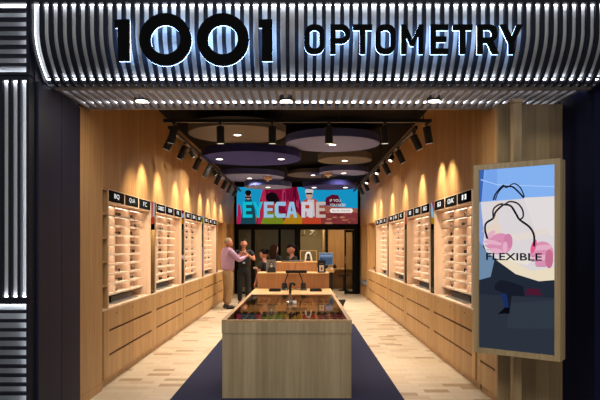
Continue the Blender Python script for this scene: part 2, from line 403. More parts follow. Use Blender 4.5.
GL = [
 ('numeral 1', 'first', one(114.8, 118.3, 129.6)),
 ('numeral 0', 'left', [ring(165.6, 39.8, 26.0), ring(165.6, 39.8, 15.0)]),
 ('numeral 0', 'right', [ring(223.0, 39.8, 26.0), ring(223.0, 39.8, 15.0)]),
 ('numeral 1', 'second', one(258.8, 262, 272.5)),
 ('letter O', 'first', [rr(304.5, 324.5, T, Bt, 8.5), rr(309.6, 319.4, T+5, Bt-5, 4.2)]),
 ('letter P', '', [[(330.3, T)]+arc(350-8.5, T+8.5, 8.5, 8.5, -90, 0, 6)+arc(350-8.5, T+10, 8.5, 8.5, 0, 90, 6)+[(335.5, T+18.5), (335.5, Bt), (330.3, Bt)], bowl(335.5, 345, T+4.8, T+13.8, 4)]),
 ('letter T', 'first', [[(353, T), (372, T), (372, T+5), (365.1, T+5), (365.1, Bt), (359.9, Bt), (359.9, T+5), (353, T+5)]]),
 ('letter O', 'second', [rr(375.5, 395.5, T, Bt, 8.5), rr(380.6, 390.4, T+5, Bt-5, 4.2)]),
 ('letter M', '', [[(401.2, Bt), (401.2, T), (405.6, T), (412.2, T+15), (418.8, T), (423.2, T), (423.2, Bt), (418.4, Bt), (418.4, T+11), (414, T+21), (410.4, T+21), (406, T+11), (406, Bt)]]),
 ('letter E', '', [[(430.5, T), (448, T), (448, T+5), (435.6, T+5), (435.6, T+12), (446, T+12), (446, T+16.8), (435.6, T+16.8), (435.6, Bt-5), (448, Bt-5), (448, Bt), (430.5, Bt)]]),
 ('letter T', 'second', [[(453, T), (472, T), (472, T+5), (465.1, T+5), (465.1, Bt), (459.9, Bt), (459.9, T+5), (453, T+5)]]),
 ('letter R', '', [[(477.3, T)]+arc(497-8.5, T+8.5, 8.5, 8.5, -90, 0, 6)+arc(497-8.5, T+9.5, 8.5, 8.5, 0, 60, 5)+[(498.3, Bt), (492.4, Bt), (487.2, T+18), (482.4, T+18), (482.4, Bt), (477.3, Bt)], bowl(482.4, 492, T+4.8, T+13.2, 4)]),
 ('letter Y', '', [[(500, T), (505.6, T), (511.2, T+12.5), (516.8, T), (522.4, T), (513.8, T+18), (513.8, Bt), (508.6, Bt), (508.6, T+18)]]),
]
def glyph(rings, cx, cz, y, ext, off):
    cu = bpy.data.curves.new('g', 'CURVE'); cu.dimensions = '2D'; cu.fill_mode = 'BOTH'; cu.extrude = ext; cu.offset = off
    for r in rings:
        s = cu.splines.new('POLY'); s.points.add(len(r)-1); s.use_cyclic_u = True
        for p, (px, py) in zip(s.points, r): p.co = (sx(px)-cx, sz(py)-cz, 0, 1)
    ob = bpy.data.objects.new('g', cu); COL.objects.link(ob)
    dg = bpy.context.evaluated_depsgraph_get(); me = bpy.data.meshes.new_from_object(ob.evaluated_get(dg))
    bpy.data.objects.remove(ob); bpy.data.curves.remove(cu)
    mb = MB(); mb.addmesh(me, Matrix.Translation((cx, y, cz)) @ Matrix.Rotation(R(90), 4, 'X')); bpy.data.meshes.remove(me)
    return mb
for kind, which, rings in GL:
    xs = [p[0] for p in rings[0]]; ys = [p[1] for p in rings[0]]
    cx, cz = sx((min(xs)+max(xs))/2), sz(max(ys))
    size = 'large' if kind.startswith('numeral') else 'small'
    lab = '%s%s black backlit %s of the shopfront sign' % (which+' ' if which else '', size, kind)
    if which and kind == 'letter O': lab += ', before the letter P' if which == 'first' else ', before the letter M'
    if which and kind == 'letter T': lab += ', after the letter P' if which == 'first' else ', after the letter E'
    q = thing('sign_numeral' if size == 'large' else 'sign_letter', lab, 'sign letter', (cx, 4.70, cz), 'backlit characters of the shop sign')
    glyph(rings, cx, cz, 4.700, .018, 0).build('face', LETTER, q)
    glyph(rings, cx, cz, 4.7205, .0022, .0).build('halo_light', HALOM, q)
    mb = MB()
    for px in (min(xs)+3 if size == 'small' else (min(xs)+max(xs))/2+ (2 if kind == 'numeral 1' else 0),):
        py = (min(ys)+max(ys))/2
        if kind in ('letter T', 'letter Y'): px = (min(xs)+max(xs))/2
        if kind == 'numeral 0': px = min(xs)+5
        mb.cyl((sx(px), 4.733, sz(py)), (sx(px), 4.752, sz(py)), .006)
    mb.build('standoff', BLACK, q)

# ------------------------------------------------------------------ drawer cabinets, counters, display cases
CASES = [7.565, 9.75, 11.95, 14.15]                         # case centres along the wall
HW = .94
NTH = ['nearest', 'second nearest', 'third nearest', 'farthest']
SIDE = {-1: 'left', 1: 'right'}
DARK = mat('groove_brown', '#5c3619', .7)
def frame_of(s):                                           # local x points into the shop
    X = XL if s < 0 else XR
    return X, (0 if s < 0 else math.pi)
def make_cabinet(width):
    t = thing('drawer_cabinet', '', 'cabinet'); h = width/2
    B(-.45, -.022, -h+.001, h-.001, .10, .862).build('carcass', OAK, t)
    B(-.42, -.05, -h, h, 0, .10).build('plinth', OAK, t)
    zz = [(.10, .335), (.363, .610), (.638, .862)]; e0, e1 = min(.165, h*.3), min(.165, h*.12)
    for z0, z1 in zz:
        dr = B(-.022, 0, -h+.001, h-.001, z0, z1).build('drawer', OAK, t)
    for zg in (.335, .610):
        B(-.022, -.017, -h+e0, h-e1, zg, zg+.028).build('finger_groove', DARK, t)
        B(-.022, 0, -h+.001, -h+e0, zg, zg+.028).build('stile', OAK, t); B(-.022, 0, h-e1, h-.001, zg, zg+.028).build('stile', OAK, t)
    for k in (-.5, 0, .5):
        MB().cyl((-.002, k*h*1.2, .80), (.004, k*h*1.2, .80), .009, n=10).build('lock', BLACK, t)
    return t
cab = make_cabinet(2.18); first = True
for s in (-1, 1):
    X, rz = frame_of(s)
    for i, yc in enumerate(CASES):
        c = cab if first else copy_tree(cab); first = False
        c.location = (X, yc+.02, 0); c.rotation_euler = (0, 0, rz)
        tag(c, '%s oak drawer cabinet along the %s wall' % (NTH[i], SIDE[s]), 'cabinet', 'oak drawer cabinets along the walls')
cab2 = make_cabinet(1.66); first = True
for s in (-1, 1):
    X, rz = frame_of(s)
    c = cab2 if first else copy_tree(cab2); first = False
    c.location = (X, 16.1, 0); c.rotation_euler = (0, 0, rz)
    tag(c, 'oak drawer cabinet under the open niche at the far end, %s wall' % SIDE[s], 'cabinet', 'oak drawer cabinets along the walls')
cab3 = make_cabinet(.625); cab3.location = (XR, 6.105, 0); cab3.rotation_euler = (0, 0, math.pi)
tag(cab3, 'short oak drawer cabinet at the shopfront end of the right wall behind the screen', 'cabinet', 'oak drawer cabinets along the walls')
for s in (-1, 1):
    X, rz = frame_of(s); a, b = sorted((X-s*.002, X+s*.45))
    tag(B(a, b, 6.43, 16.98, .863, ZC, .003).build('countertop', OAKCASE), 'long pale oak countertop over the drawers along the %s wall' % SIDE[s], 'countertop', 'oak countertops')

ROWS = [.13+.119*i for i in range(10)]
GREYSHELF = mat('shelf_edge', '#e6cfb6', .5)
def make_case():
    t = thing('display_case', '', 'display case')
    B(-.445, -.425, -HW, HW, 0, 1.355).build('back_panel', OAKCASE, t)
    for sy in (-1, 1): B(-.425, 0, sy*HW-(.02 if sy > 0 else 0), sy*HW+(.02 if sy < 0 else 0), 0, 1.355).build('side_panel', OAKCASE, t)
    B(-.425, 0, -HW+.02, HW-.02, 1.345, 1.355).build('top_panel', OAKCASE, t)
    B(-.425, -.004, -HW+.02, HW-.02, 1.201, 1.215).build('header', OAKCASE, t)
    for k in (-1, 1): B(-.425, -.122, k*.313-.009, k*.313+.009, .13, 1.201).build('divider', OAKCASE, t)
    for k in (-1, 1): B(-.03, -.001, k*.313-.016, k*.313+.016, 1.215, 1.345).build('sign_divider', OAKCASE, t)
    for z in ROWS:
        sh = MB().box(-.425, -.118, -HW+.02, HW-.02, z-.014, z).box(-.124, -.118, -HW+.02, HW-.02, z-.024, z-.014).build('shelf', GREYSHELF, t)
        if z > .2: B(-.175, -.145, -HW+.03, HW-.03, z-.018, z-.0145).build('light_strip', LEDWARM, sh)
    
    return t
case = make_case(); first = True
SIGNTXT = {-1: [('BQ', 'QUA', 'FC'), ('GUESS', 'TOM', 'FR'), ('LAC', 'COAC', 'RAY'), ('POLO', 'EC', 'OAK')],
           1: [('II', 'COAC', 'EI'), ('GGS', 'TL', 'ZE'), ('A', 'TB', 'PR'), ('HU', 'BOS', 'SW')]}
SIGNBLACK = mat('sign_black', '#0a0a0b', .9, spec=.08)
SIGNW = em('sign_text_white', '#ffffff', 1.1)
GCOL = [('black', '#0c0c0e'), ('dark tortoiseshell', '#2e1c12'), ('silver', '#9a9a9a'), ('navy blue', '#141c3c')]
LENSM = glass_mat('spectacle_lens', '#7d7f86', .2, fres=False)
def glasses_mesh(i):
    mb = MB()
    for sy in (-1, 1):
        mb.mi = 0
        mb.tube([(0, sy*.036+.029*math.cos(q)*(1 if True else 1), .026+.021*math.sin(q)) for q in [2*math.pi*j/12 for j in range(12)]], .0038, 5, closed=True)
        mb.tube([(0, sy*.066, .036), (-.02, sy*.07, .036), (-.10, sy*.066, .030), (-.135, sy*.062, .012)], .003, 5)
        mb.mi = 1; n0 = len(mb.bm.faces)
        mb.bm.faces.new([mb.bm.verts.new((0, sy*.036+.027*math.cos(2*math.pi*j/12), .026+.019*math.sin(2*math.pi*j/12))) for j in range(12)]); mb._new(n0)
    mb.mi = 0; mb.tube([(0, -.009, .030), (.003, 0, .034), (0, .009, .030)], .003, 5)
    return mb.build('eyeglasses', [mat('frame_'+GCOL[i][0].replace(' ', '_'), GCOL[i][1], .3, .9 if i == 2 else 0), LENSM], smooth=True, origin=(0, 0, 0)).data
GM = [glasses_mesh(i) for i in range(4)]
for o in [o for o in bpy.data.objects if o.name.startswith('eyeglasses')]: bpy.data.objects.remove(o)
def put_glasses(ci, loc, rz, label, group, rx=0):
    o = bpy.data.objects.new('eyeglasses', GM[ci]); COL.objects.link(o); o.location = loc; o.rotation_euler = (0, rx, rz)
    tag(o, label, 'eyeglasses', group)
ORD = ['top', 'second', 'third', 'fourth', 'fifth', 'sixth', 'seventh', 'eighth', 'ninth', 'lowest']
for s in (-1, 1):
    X, rz = frame_of(s)
    for i, yc in enumerate(CASES):
        c = case if first else copy_tree(case); first = False
        c.location = (X, yc, ZC); c.rotation_euler = (0, 0, rz)
        tag(c, '%s lit oak display case of eyewear shelves on the %s wall' % (NTH[i], SIDE[s]), 'display case', 'lit eyewear display cases')
        for j in range(3):                                  # sign plates above the columns (j counts away from the camera)
            y = yc+(j-1)*.627
            w2 = .292
            ps = B(X-.02 if s < 0 else X+.001, X-.001 if s < 0 else X+.02, y-w2, y+w2, ZC+1.216, ZC+1.344).build('sign_plate', SIGNBLACK, c)
            # re-seat the plate in the rotated case frame
            ps.matrix_parent_inverse = Matrix.Rotation(-rz, 4, 'Z')
            tw = .07*len(SIGNTXT[s][i][j])+.05
            F = Flat((X+.0015 if s < 0 else X-.0015, y-tw/2 if s < 0 else y+tw/2, ZC+1.253), (0, 1 if s < 0 else -1, 0), (0, 0, 1))
            F.text(SIGNTXT[s][i][j], 0, 0, tw, .062, SIGNW)
            tx = F.mb.build('lettering', F.mats, c, recalc=False); tx.matrix_parent_inverse = Matrix.Rotation(-rz, 4, 'Z')
            tx.parent = ps; tx.matrix_parent_inverse = Matrix()
        # tray and stand at the foot of the case
        q = thing('display_tray', 'low black display tray on the counter in the %s case of the %s wall' % (NTH[i], SIDE[s]), 'tray', (X+s*.16, yc+.05, ZC), 'black trays at the foot of the cases')
        a, b = sorted((X+s*.26, X+s*.06))
        B(a, b, yc-.42, yc+.52, ZC, ZC+.014, .004).build('base', mat('tray_silver', '#9a9794', .3, .6), q)
        a, b = sorted((X+s*.19, X+s*.14))
        B(a, b, yc-.40, yc+.50, ZC+.014, ZC+.085, .004).build('riser', BLACK, q)
        for k in range(2):
            put_glasses(k, (X+s*.14, yc+(-.72+.18*k), ZC), rz+R(10*k), 'black eyeglasses standing on the counter, %s %s case, %s pair' % (NTH[i], SIDE[s], ('outer', 'inner')[k]) if k == 0 else
                        'dark tortoiseshell eyeglasses on the counter, %s %s case, beside the tray' % (NTH[i], SIDE[s]), 'eyeglasses in the %s case, %s wall' % (NTH[i], SIDE[s]))
        for r in range(9):
            for j in range(3):
                if random.random() < .18: continue
                ci = random.choice([0, 0, 1, 2, 3]); y = yc+(j-1)*.627+random.uniform(-.14, .10)
                put_glasses(ci, (X+s*.165, y, ZC+ROWS[8-r+0]), rz+R(random.uniform(-12, 12)),
                            '%s eyeglasses, %s shelf down, %s column, %s %s wall case' % (GCOL[ci][0], ORD[r], ('near', 'middle', 'far')[j], NTH[i], SIDE[s]),
                            'eyeglasses in the %s case, %s wall' % (NTH[i], SIDE[s]))
# mirrors between the cases
for s in (-1, 1):
    X, rz = frame_of(s)
    spans = [(6.45, 6.62)] if s > 0 else []
    spans += [(8.507, 8.808), (10.692, 11.008), (12.892, 13.208), (15.092, 15.30)]
    nm = (['in front of the nearest case'] if s > 0 else [])+['after the nearest case', 'after the second nearest case', 'after the third nearest case', 'after the farthest case']
    for (y0, y1), n in zip(spans, nm):
        a, b = sorted((X+s*.01, X+s*.02))
        q = thing('wall_mirror', 'narrow upright mirror strip on the %s wall %s' % (SIDE[s], n), 'mirror', (X+s*.015, (y0+y1)/2, ZC), 'mirror strips between the cases')
        B(a, b, y0+.004, y1-.004, ZC, ZT).build('glass', MIRROR, q)
        a, b = sorted((X+s*.02, X+s*.05)); B(a, b, y0, y1, ZC, ZT).build('backing_board', OAK, q)
# open niches: narrow cubby next to the nearest left case, wide niche at the far ends
def cubby(y0, y1, s, label, zs):
    X, rz = frame_of(s)
    q = thing('cubby_unit', label, 'shelf unit', (X+s*.2, (y0+y1)/2, ZC), 'open oak cubbies')
    a, b = sorted((X+s*.001, X+s*.44))
    for yy in (y0, y1-.016): B(a, b, yy, yy+.016, ZC, ZT).build('side_panel', OAK, q)
    a2, b2 = sorted((X+s*.43, X+s*.44)); B(a2, b2, y0+.016, y1-.016, ZC, ZT).build('back_panel', OAK, q)
    for z in zs: B(a, b, y0+.016, y1-.016, z-.02, z).build('shelf', OAK, q)
cubby(6.425, 6.622, -1, 'narrow open oak cubby column before the nearest left case', [1.15, 1.42, 1.69, 1.96, 2.235])
cubby(15.31, 16.98, -1, 'wide open oak niche past the farthest left case', [2.235])
cubby(15.31, 16.98, 1, 'wide open oak niche past the farthest right case', [2.235])
for k, (z, c, w_, lab) in enumerate(((0, '#b98f6a', .32, 'tan flat box lying on the counter in the far right niche'), (.06, '#3a2c24', .26, 'dark brown box on top of the tan box in the right niche'))):
    tag(B(XR+.06, XR+.30, 15.95-w_/2, 15.95+w_/2, ZC+z, ZC+z+.06, .004).build('gift_box', mat('box_%d' % k, c, .6)), lab, 'box', 'boxes in the right niche')
# benches in the end alcoves
for s in (-1, 1):
    X, rz = frame_of(s)
    q = thing('alcove_bench', 'built-in bench with grey cushion in the far %s alcove' % SIDE[s], 'bench', (X+s*.2, 17.92, 0), 'alcove benches')
    a, b = sorted((X+s*.02, X+s*.455)); B(a, b, 17.26, 18.59, 0, .40).build('base', OAK, q)
    a, b = sorted((X-s*.06, X+s*.45)); B(a, b, 17.27, 18.58, .40, .50, .03).build('cushion', GREYCUSH, q, True)

# ------------------------------------------------------------------ ceiling discs with downlights
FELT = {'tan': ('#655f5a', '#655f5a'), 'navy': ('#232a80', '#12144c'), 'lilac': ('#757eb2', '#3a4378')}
def disc(kind, X, Y, Z, r, lights, label, name='ceiling_disc', th=.13):
    q = thing(name, label, 'acoustic disc', (X, Y, Z), 'round acoustic discs under the ceiling')
    mb = MB(); n = 56
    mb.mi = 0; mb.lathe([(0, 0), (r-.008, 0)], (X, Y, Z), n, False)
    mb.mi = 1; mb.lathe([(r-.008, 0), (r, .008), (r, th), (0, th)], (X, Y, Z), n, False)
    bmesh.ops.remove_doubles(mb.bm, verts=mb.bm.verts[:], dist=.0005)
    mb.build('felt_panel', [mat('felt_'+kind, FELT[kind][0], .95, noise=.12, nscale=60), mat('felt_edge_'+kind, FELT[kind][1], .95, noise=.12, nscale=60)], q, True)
    for a in (0, 120, 240):
        p = Vector((X+r*.6*math.cos(R(a)), Y+r*.6*math.sin(R(a)), Z+th)); MB().cyl(p, (p.x, p.y, ZS), .004, n=6).build('suspension_rod', BLACK, q)
    for dx, dy in lights:
        d = MB().lathe([(.055, -.004), (.072, -.004), (.075, .002), (.055, .002)], (X+dx, Y+dy, Z)).build('downlight', WHITE, q, True)
        MB().lathe([(0, -.005), (.056, -.005), (.056, -.001), (0, -.001)], (X+dx, Y+dy, Z)).build('lens', LENS, d)
        area('downlight_beam', (dx, dy, -.012), (0, 0, 0), .11, P_DOWN, (1, .89, .75), q, spread=150)
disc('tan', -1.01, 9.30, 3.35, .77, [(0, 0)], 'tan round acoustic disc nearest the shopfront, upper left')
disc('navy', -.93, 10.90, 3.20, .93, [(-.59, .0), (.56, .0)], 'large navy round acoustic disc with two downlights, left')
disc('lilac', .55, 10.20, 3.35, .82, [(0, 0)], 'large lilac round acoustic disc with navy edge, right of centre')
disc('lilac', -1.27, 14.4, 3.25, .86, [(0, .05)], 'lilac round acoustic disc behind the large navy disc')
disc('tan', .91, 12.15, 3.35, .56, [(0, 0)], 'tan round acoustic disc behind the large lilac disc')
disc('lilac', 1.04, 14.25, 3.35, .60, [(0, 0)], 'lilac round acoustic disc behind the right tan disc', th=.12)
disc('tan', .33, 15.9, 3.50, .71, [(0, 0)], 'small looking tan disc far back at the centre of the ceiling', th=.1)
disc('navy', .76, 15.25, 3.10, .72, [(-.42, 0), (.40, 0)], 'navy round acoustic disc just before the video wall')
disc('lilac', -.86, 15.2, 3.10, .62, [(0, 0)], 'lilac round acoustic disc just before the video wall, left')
for x, y, z, lab in ((-.80, 14.1, 3.25, 'cream smoke detector hanging under the left lilac disc'), (.66, 14.15, 3.35, 'cream smoke detector under the far right lilac disc')):
    q = thing('smoke_detector', lab, 'smoke detector', (x, y, z), 'cream ceiling detectors')
    MB().lathe([(.05, 0), (.09, 0), (.095, -.02), (.09, -.07), (.05, -.085), (0, -.087)][::-1], (x, y, z)).build('body', mat('cream_plastic', '#c9a888', .5), q, True)
    MB().cyl((x, y, z-.085), (x, y, z-.115), .02, .03, 12).build('sensor_head', WHITE, q)

# ------------------------------------------------------------------ track lighting
ZTR = 3.15
def track(label, p0, p1, name='track_rail'):
    q = thing(name, label, 'light track', ((p0[0]+p1[0])/2, (p0[1]+p1[1])/2, p0[2]), 'black ceiling light tracks')
    d = Vector(p1)-Vector(p0); L_ = d.length
    if abs(d.x) > abs(d.y): B(p0[0], p1[0], p0[1]-.02, p0[1]+.02, p0[2], p0[2]+.04).build('rail', BLACK, q)
    else: B(p0[0]-.02, p0[0]+.02, p0[1], p1[1], p0[2], p0[2]+.04).build('rail', BLACK, q)
    for k in range(4):
        p = Vector(p0)+d*(.03+.94*k/3); MB().cyl((p.x, p.y, p.z+.04), (p.x, p.y, ZS), .005, n=6).build('suspension_rod', BLACK, q)
track('black light track running across the ceiling near the shopfront', (-1.74, 7.40, ZTR), (1.65, 7.40, ZTR))
track('long black light track along the left wall', (-1.756, 7.80, ZTR), (-1.756, 17.0, ZTR))
track('long black light track along the right wall', (1.535, 7.80, ZTR), (1.535, 17.0, ZTR))
def spot(p, aim, big, label, power, cone=52, group='black track spotlights'):
    p = Vector(p); q = thing('track_spotlight', label, 'spotlight', p, group)
    d = Vector(aim).normalized(); r, L_ = (.05, .215) if big else (.036, .10)
    B(p.x-.017, p.x+.017, p.y-.05, p.y+.05, p.z-.028, p.z).build('adapter', BLACK, q)
    MB().cyl((p.x, p.y, p.z-.028), (p.x, p.y, p.z-.06), .010, n=10).build('swivel', BLACK, q)
    t0 = p+Vector((0, 0, -.07))-d*.02; t1 = t0+d*L_
    MB().tube([t0, t0+d*.005, t1-d*.004, t1], [r*.9, r, r, r*.97], 20).build('housing', MATTEBLACK, q, True)
    MB().cyl(t1-d*.002, t1+d*.002, r*.86, n=20).build('lens', LENS if not big else em('big_spot_lens', '#fff0d8', 1.1), q)
    l = bpy.data.lights.new('spot_beam', 'SPOT'); l.energy = power; l.color = (1, .82, .60); l.spot_size = R(cone); l.spot_blend = 1; l.shadow_soft_size = .03
    o = bpy.data.objects.new('spot_beam', l); COL.objects.link(o); o.parent = q; o.location = t1+d*.012-p; o.rotation_euler = d.to_track_quat('-Z', 'Y').to_euler()
FX = [(-1.60, (-.30, .18, -1), 'first'), (-1.02, (0, .1, -1), 'second'), (-.363, (0, .1, -1), 'third'), (.354, (0, .1, -1), 'fourth'), (1.055, (.04, .1, -1), 'fifth'), (1.59, (.22, .15, -1), 'last')]
for x, a, n in FX: spot((x, 7.40, ZTR), a, True, '%s black spotlight from the left on the cross track' % n, P_FRONT if abs(x) < 1.3 else 95, 60 if abs(x) < 1.3 else 95, 'spotlights on the cross track')
LY = [(9.0, 1), (10.0, 1), (10.55, 0), (11.4, 1), (12.6, 1), (13.3, 0), (14.2, 1), (15.4, 1), (16.6, 1), (17.9, 1)]
RY = [(9.0, 1), (10.45, 1), (11.1, 0), (12.15, 1), (13.1, 0), (13.9, 1), (15.1, 0), (15.9, 1), (17.2, 1)]
NUM = ['first', 'second', 'third', 'fourth', 'fifth', 'sixth', 'seventh', 'eighth', 'ninth', 'tenth']
for s, LYs in ((-1, LY), (1, RY)):
    for i, (y, big) in enumerate(LYs):
        aim = (s*.50, .10, -1) if big else (-s*.55, -.35 if s > 0 else .5, -1)
        spot((-1.756 if s < 0 else 1.535, y*.886, ZTR), aim, big, '%s %s black spotlight from the front on the %s wall track' % (NUM[i], 'long' if big else 'short', SIDE[s]), P_SPOT if big else 12, 76, 'spotlights on the %s track' % SIDE[s])

# ------------------------------------------------------------------ carpet and display table
tag(B(-1.352, 1.067, -2.5, 11.85, 0, .006).build('carpet_runner', CARPET), 'dark navy carpet runner laid under the display table', 'carpet')
TX0, TX1, TY0, TY1, TZ = -.826, .53, 6.08, 10.48, .82
t = thing('display_table', 'long grey oak display table with smoked glass top in the aisle', 'table', ((TX0+TX1)/2, (TY0+TY1)/2, .006))
B(TX0+.006, TX1-.006, TY0+.006, TY1-.006, .006, .682).build('body', OAKGREY, t)
mb = MB().box(TX0, TX1, TY0, TY0+.02, .682, .803).box(TX0, TX1, TY1-.02, TY1, .682, .803).box(TX0, TX0+.02, TY0+.02, TY1-.02, .682, .803).box(TX1-.02, TX1, TY0+.02, TY1-.02, .682, .803)
mb.build('apron', OAKGREY, t)
GY = 9.22
mb = MB().box(TX0, TX1, TY0, TY0+.045, .803, TZ, .002).box(TX0, TX0+.045, TY0+.045, GY, .803, TZ).box(TX1-.045, TX1, TY0+.045, GY, .803, TZ).box(TX0, TX1, GY, TY1, .803, TZ)
mb.build('top_frame', OAKTOP, t)
B(TX0+.02, TX1-.02, TY0+.02, GY+.05, .735, .753).build('tray', mat('tray_brown', '#86694a', .6), t)
B(TX0+.046, TX1-.046, TY0+.046, GY-.001, .812, .818).build('glass_top', SMOKE, t)
for r, (y, n, lab) in enumerate(((6.50, 8, 'front'), (6.67, 8, 'second'), (6.84, 8, 'third'), (7.01, 8, 'fourth'), (8.2, 8, 'fifth'), (8.37, 8, 'sixth'), (8.62, 8, 'seventh'), (8.79, 8, 'rear'))):
    for k in range(n):
        x = TX0+.12+(TX1-TX0-.24)*k/(n-1); ci = random.choice([0, 2, 2, 1, 3])
        put_glasses(ci, (x, y, .753), R(-90)+R(random.uniform(-6, 6)), '%s eyeglasses in the glass table, %s row, %s from the left' % (GCOL[ci][0], lab, ['first', 'second', 'third', 'fourth', 'fifth', 'sixth', 'seventh', 'eighth', 'ninth', 'tenth', 'eleventh', 'twelfth', 'thirteenth', 'fourteenth', 'fifteenth'][k]), 'eyeglasses under the table glass')
# items on the table
for x, n, lab in ((-.44, 'left', 'flat black tray on the oak end of the table, left side'), (.25, 'right', 'flat black tray on the oak end of the table, right side')):
    q = thing('valet_tray', lab, 'tray', (x, 9.9, TZ), 'black trays on the table')
    B(x-.10, x+.10, 9.80, 10.02, TZ, TZ+.012, .003).build('base', BLACK, q)
    MB().box(x-.10, x+.10, 9.80, 9.81, TZ+.012, TZ+.035).box(x-.10, x+.10, 10.01, 10.02, TZ+.012, TZ+.035).box(x-.10, x-.09, 9.81, 10.01, TZ+.012, TZ+.035).box(x+.09, x+.10, 9.81, 10.01, TZ+.012, TZ+.035).build('rim', BLACK, q)
q = thing('bar_stand', 'black horizontal bar on two slanting arms standing on the table end', 'stand', (-.11, 10.1, TZ))
for x0, x1 in ((-.285, -.215), (.04, -.035)):
    MB().lathe([(.065, 0), (.068, .012), (.05, .025), (.048, .11), (.04, .13), (0, .133)], (x0, 10.1, TZ)).build('base', mat('stand_brown', '#1c1110', .4), q, True)
    MB().tube([(x0, 10.1, TZ+.11), ((x0*.6+x1*.4), 10.1, TZ+.20), (x1, 10.1, TZ+.31)], .011, 8).build('arm', BLACK, q, True)
B(-.265, .10, 10.08, 10.12, TZ+.295, TZ+.345, .004).build('bar', BLACK, q)
MB().tube([(-.115, 10.1, TZ+.34), (-.10, 10.11, TZ+.40), (-.078, 10.12, TZ+.475)], .004, 6).build('cable', BLACK, q)
MB().tube([(-.25, 10.08, TZ+.03), (-.18, 10.04, TZ+.012), (-.1, 10.05, TZ+.02), (-.03, 10.04, TZ+.012), (.02, 10.07, TZ+.03)], .009, 8).build('chain', CHROME, q)
q = thing('gooseneck_stand', 'upright black gooseneck stand with chrome base in the middle of the table glass', 'stand', (-.145, 7.85, TZ))
x = -.145
MB().lathe([(.055, 0), (.056, .008), (.045, .016), (.02, .03), (.016, .06), (0, .06)], (x, 7.85, TZ-.001)).build('base', CHROME, q, True)
MB().cyl((x, 7.85, TZ+.05), (x, 7.85, TZ+.16), .015).build('sleeve', CHROME, q)
MB().tube([(x, 7.85, TZ+.13), (x, 7.85, TZ+.23), (x+.01, 7.85, TZ+.26), (x+.035, 7.85, TZ+.275), (x+.055, 7.85, TZ+.255), (x+.06, 7.85, TZ+.235)], .018, 10).build('neck', BLACK, q, True)
q = thing('white_bottle', 'small white pump bottle with dark cap beside the gooseneck stand', 'bottle', (-.085, 7.80, TZ))
MB().lathe([(.024, 0), (.026, .004), (.026, .03), (.02, .04), (0, .04)], (-.085, 7.80, TZ-.001)).build('body', WHITE, q, True)
MB().cyl((-.085, 7.80, TZ+.039), (-.085, 7.80, TZ+.055), .014, n=12).build('cap', BLACK, q)
# bag on the floor right of the table
q = thing('tote_bag', 'small black bag standing on the floor right of the table', 'bag', (1.0, 15.0, 0))
mb = MB(); n0 = 0
bt = [(-.07, -.05), (.07, -.05), (.07, .05), (-.07, .05)]; tp = [(-.15, -.07), (.15, -.07), (.15, .07), (-.15, .07)]
A = [mb.bm.verts.new((1+x*1.0, 15+y, 0.001)) for x, y in bt]; C_ = [mb.bm.verts.new((1+x, 15+y, .20)) for x, y in tp]
mb.bm.faces.new(A[::-1]); mb.bm.faces.new(C_)
for j in range(4): mb.bm.faces.new((A[j], A[(j+1) % 4], C_[(j+1) % 4], C_[j]))
bmesh.ops.bevel(mb.bm, geom=mb.bm.edges[:], offset=.015, segments=2, affect='EDGES')
mb.build('body', BLACK, q, True)
MB().tube([(.87, 15, .19), (.86, 15, .27), (.89, 15, .30), (.92, 15, .27), (.93, 15, .19)], .009, 8).build('handle', BLACK, q, True)

# ------------------------------------------------------------------ reception desk and what stands on it
t = thing('reception_desk', 'oak reception desk block at the far end of the display table', 'desk', (-.14, 10.75, 0))
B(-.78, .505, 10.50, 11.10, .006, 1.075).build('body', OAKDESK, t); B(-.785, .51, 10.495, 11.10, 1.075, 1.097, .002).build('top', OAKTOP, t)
t = thing('reception_screen', 'raised oak counter block behind the reception desk', 'counter', (-.09, 11.4, 0))
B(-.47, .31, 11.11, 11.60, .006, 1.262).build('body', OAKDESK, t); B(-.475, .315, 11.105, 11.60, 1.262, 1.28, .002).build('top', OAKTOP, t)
def photo_frame(label, x, y, z, w_, h, fr, pic, fcol, bw):
    q = thing('photo_frame', label, 'picture frame', (x, y, z), 'framed pictures on the desk')
    MB().box(x-w_/2, x+w_/2, y, y+.015, z, z+bw).box(x-w_/2, x+w_/2, y, y+.015, z+h-bw, z+h).box(x-w_/2, x-w_/2+bw, y, y+.015, z+bw, z+h-bw).box(x+w_/2-bw, x+w_/2, y, y+.015, z+bw, z+h-bw).build('frame', fcol, q)
    F = Flat((x-w_/2+bw*.9, y+.010, z+bw*.9), (w_-1.8*bw, 0, 0), (0, 0, h-1.8*bw)); pic(F); F.build('picture', q)
    B(x-.03, x+.03, y+.015, y+.07, z, z+.004).build('foot', BLACK, q)
def pic1(F):
    F.rect(0, 0, 1, 1, mat('p_grey', '#6d6c6c', .6)); F.poly([(0, .0), (1, 0), (.95, .35), (.6, .5), (.2, .4)], mat('p_dark', '#1a1a1c', .6))
    F.oval(.5, .62, .24, .24, mat('p_mid', '#33302f', .6)); F.oval(.52, .58, .15, .17, mat('p_light', '#bcb8b6', .6)); F.rect(.38, .60, .68, .66, mat('p_dark', '#1a1a1c'))
def pic2(F):
    F.rect(0, 0, 1, 1, mat('p_black', '#0a0a0a', .6)); F.rect(.14, .05, .86, .62, mat('p_cream', '#d2bfae', .6)); F.oval(.5, .3, .16, .14, mat('p_brown', '#6b4a3a', .6)); F.text('LINDB', .2, .75, .6, .1, mat('p_beige', '#8a7a70', .6))
photo_frame('grey portrait photograph in a slim frame on the left of the desk', -.54, 10.62, 1.097, .175, .235, None, pic1, mat('frame_grey', '#8c8884', .4), .008)
photo_frame('black framed small picture on the right of the desk', .375, 10.62, 1.097, .145, .225, None, pic2, BLACK, .016)
q = thing('laptop', 'dark slim laptop lying on the raised reception counter', 'laptop', (-.2, 11.3, 1.28))
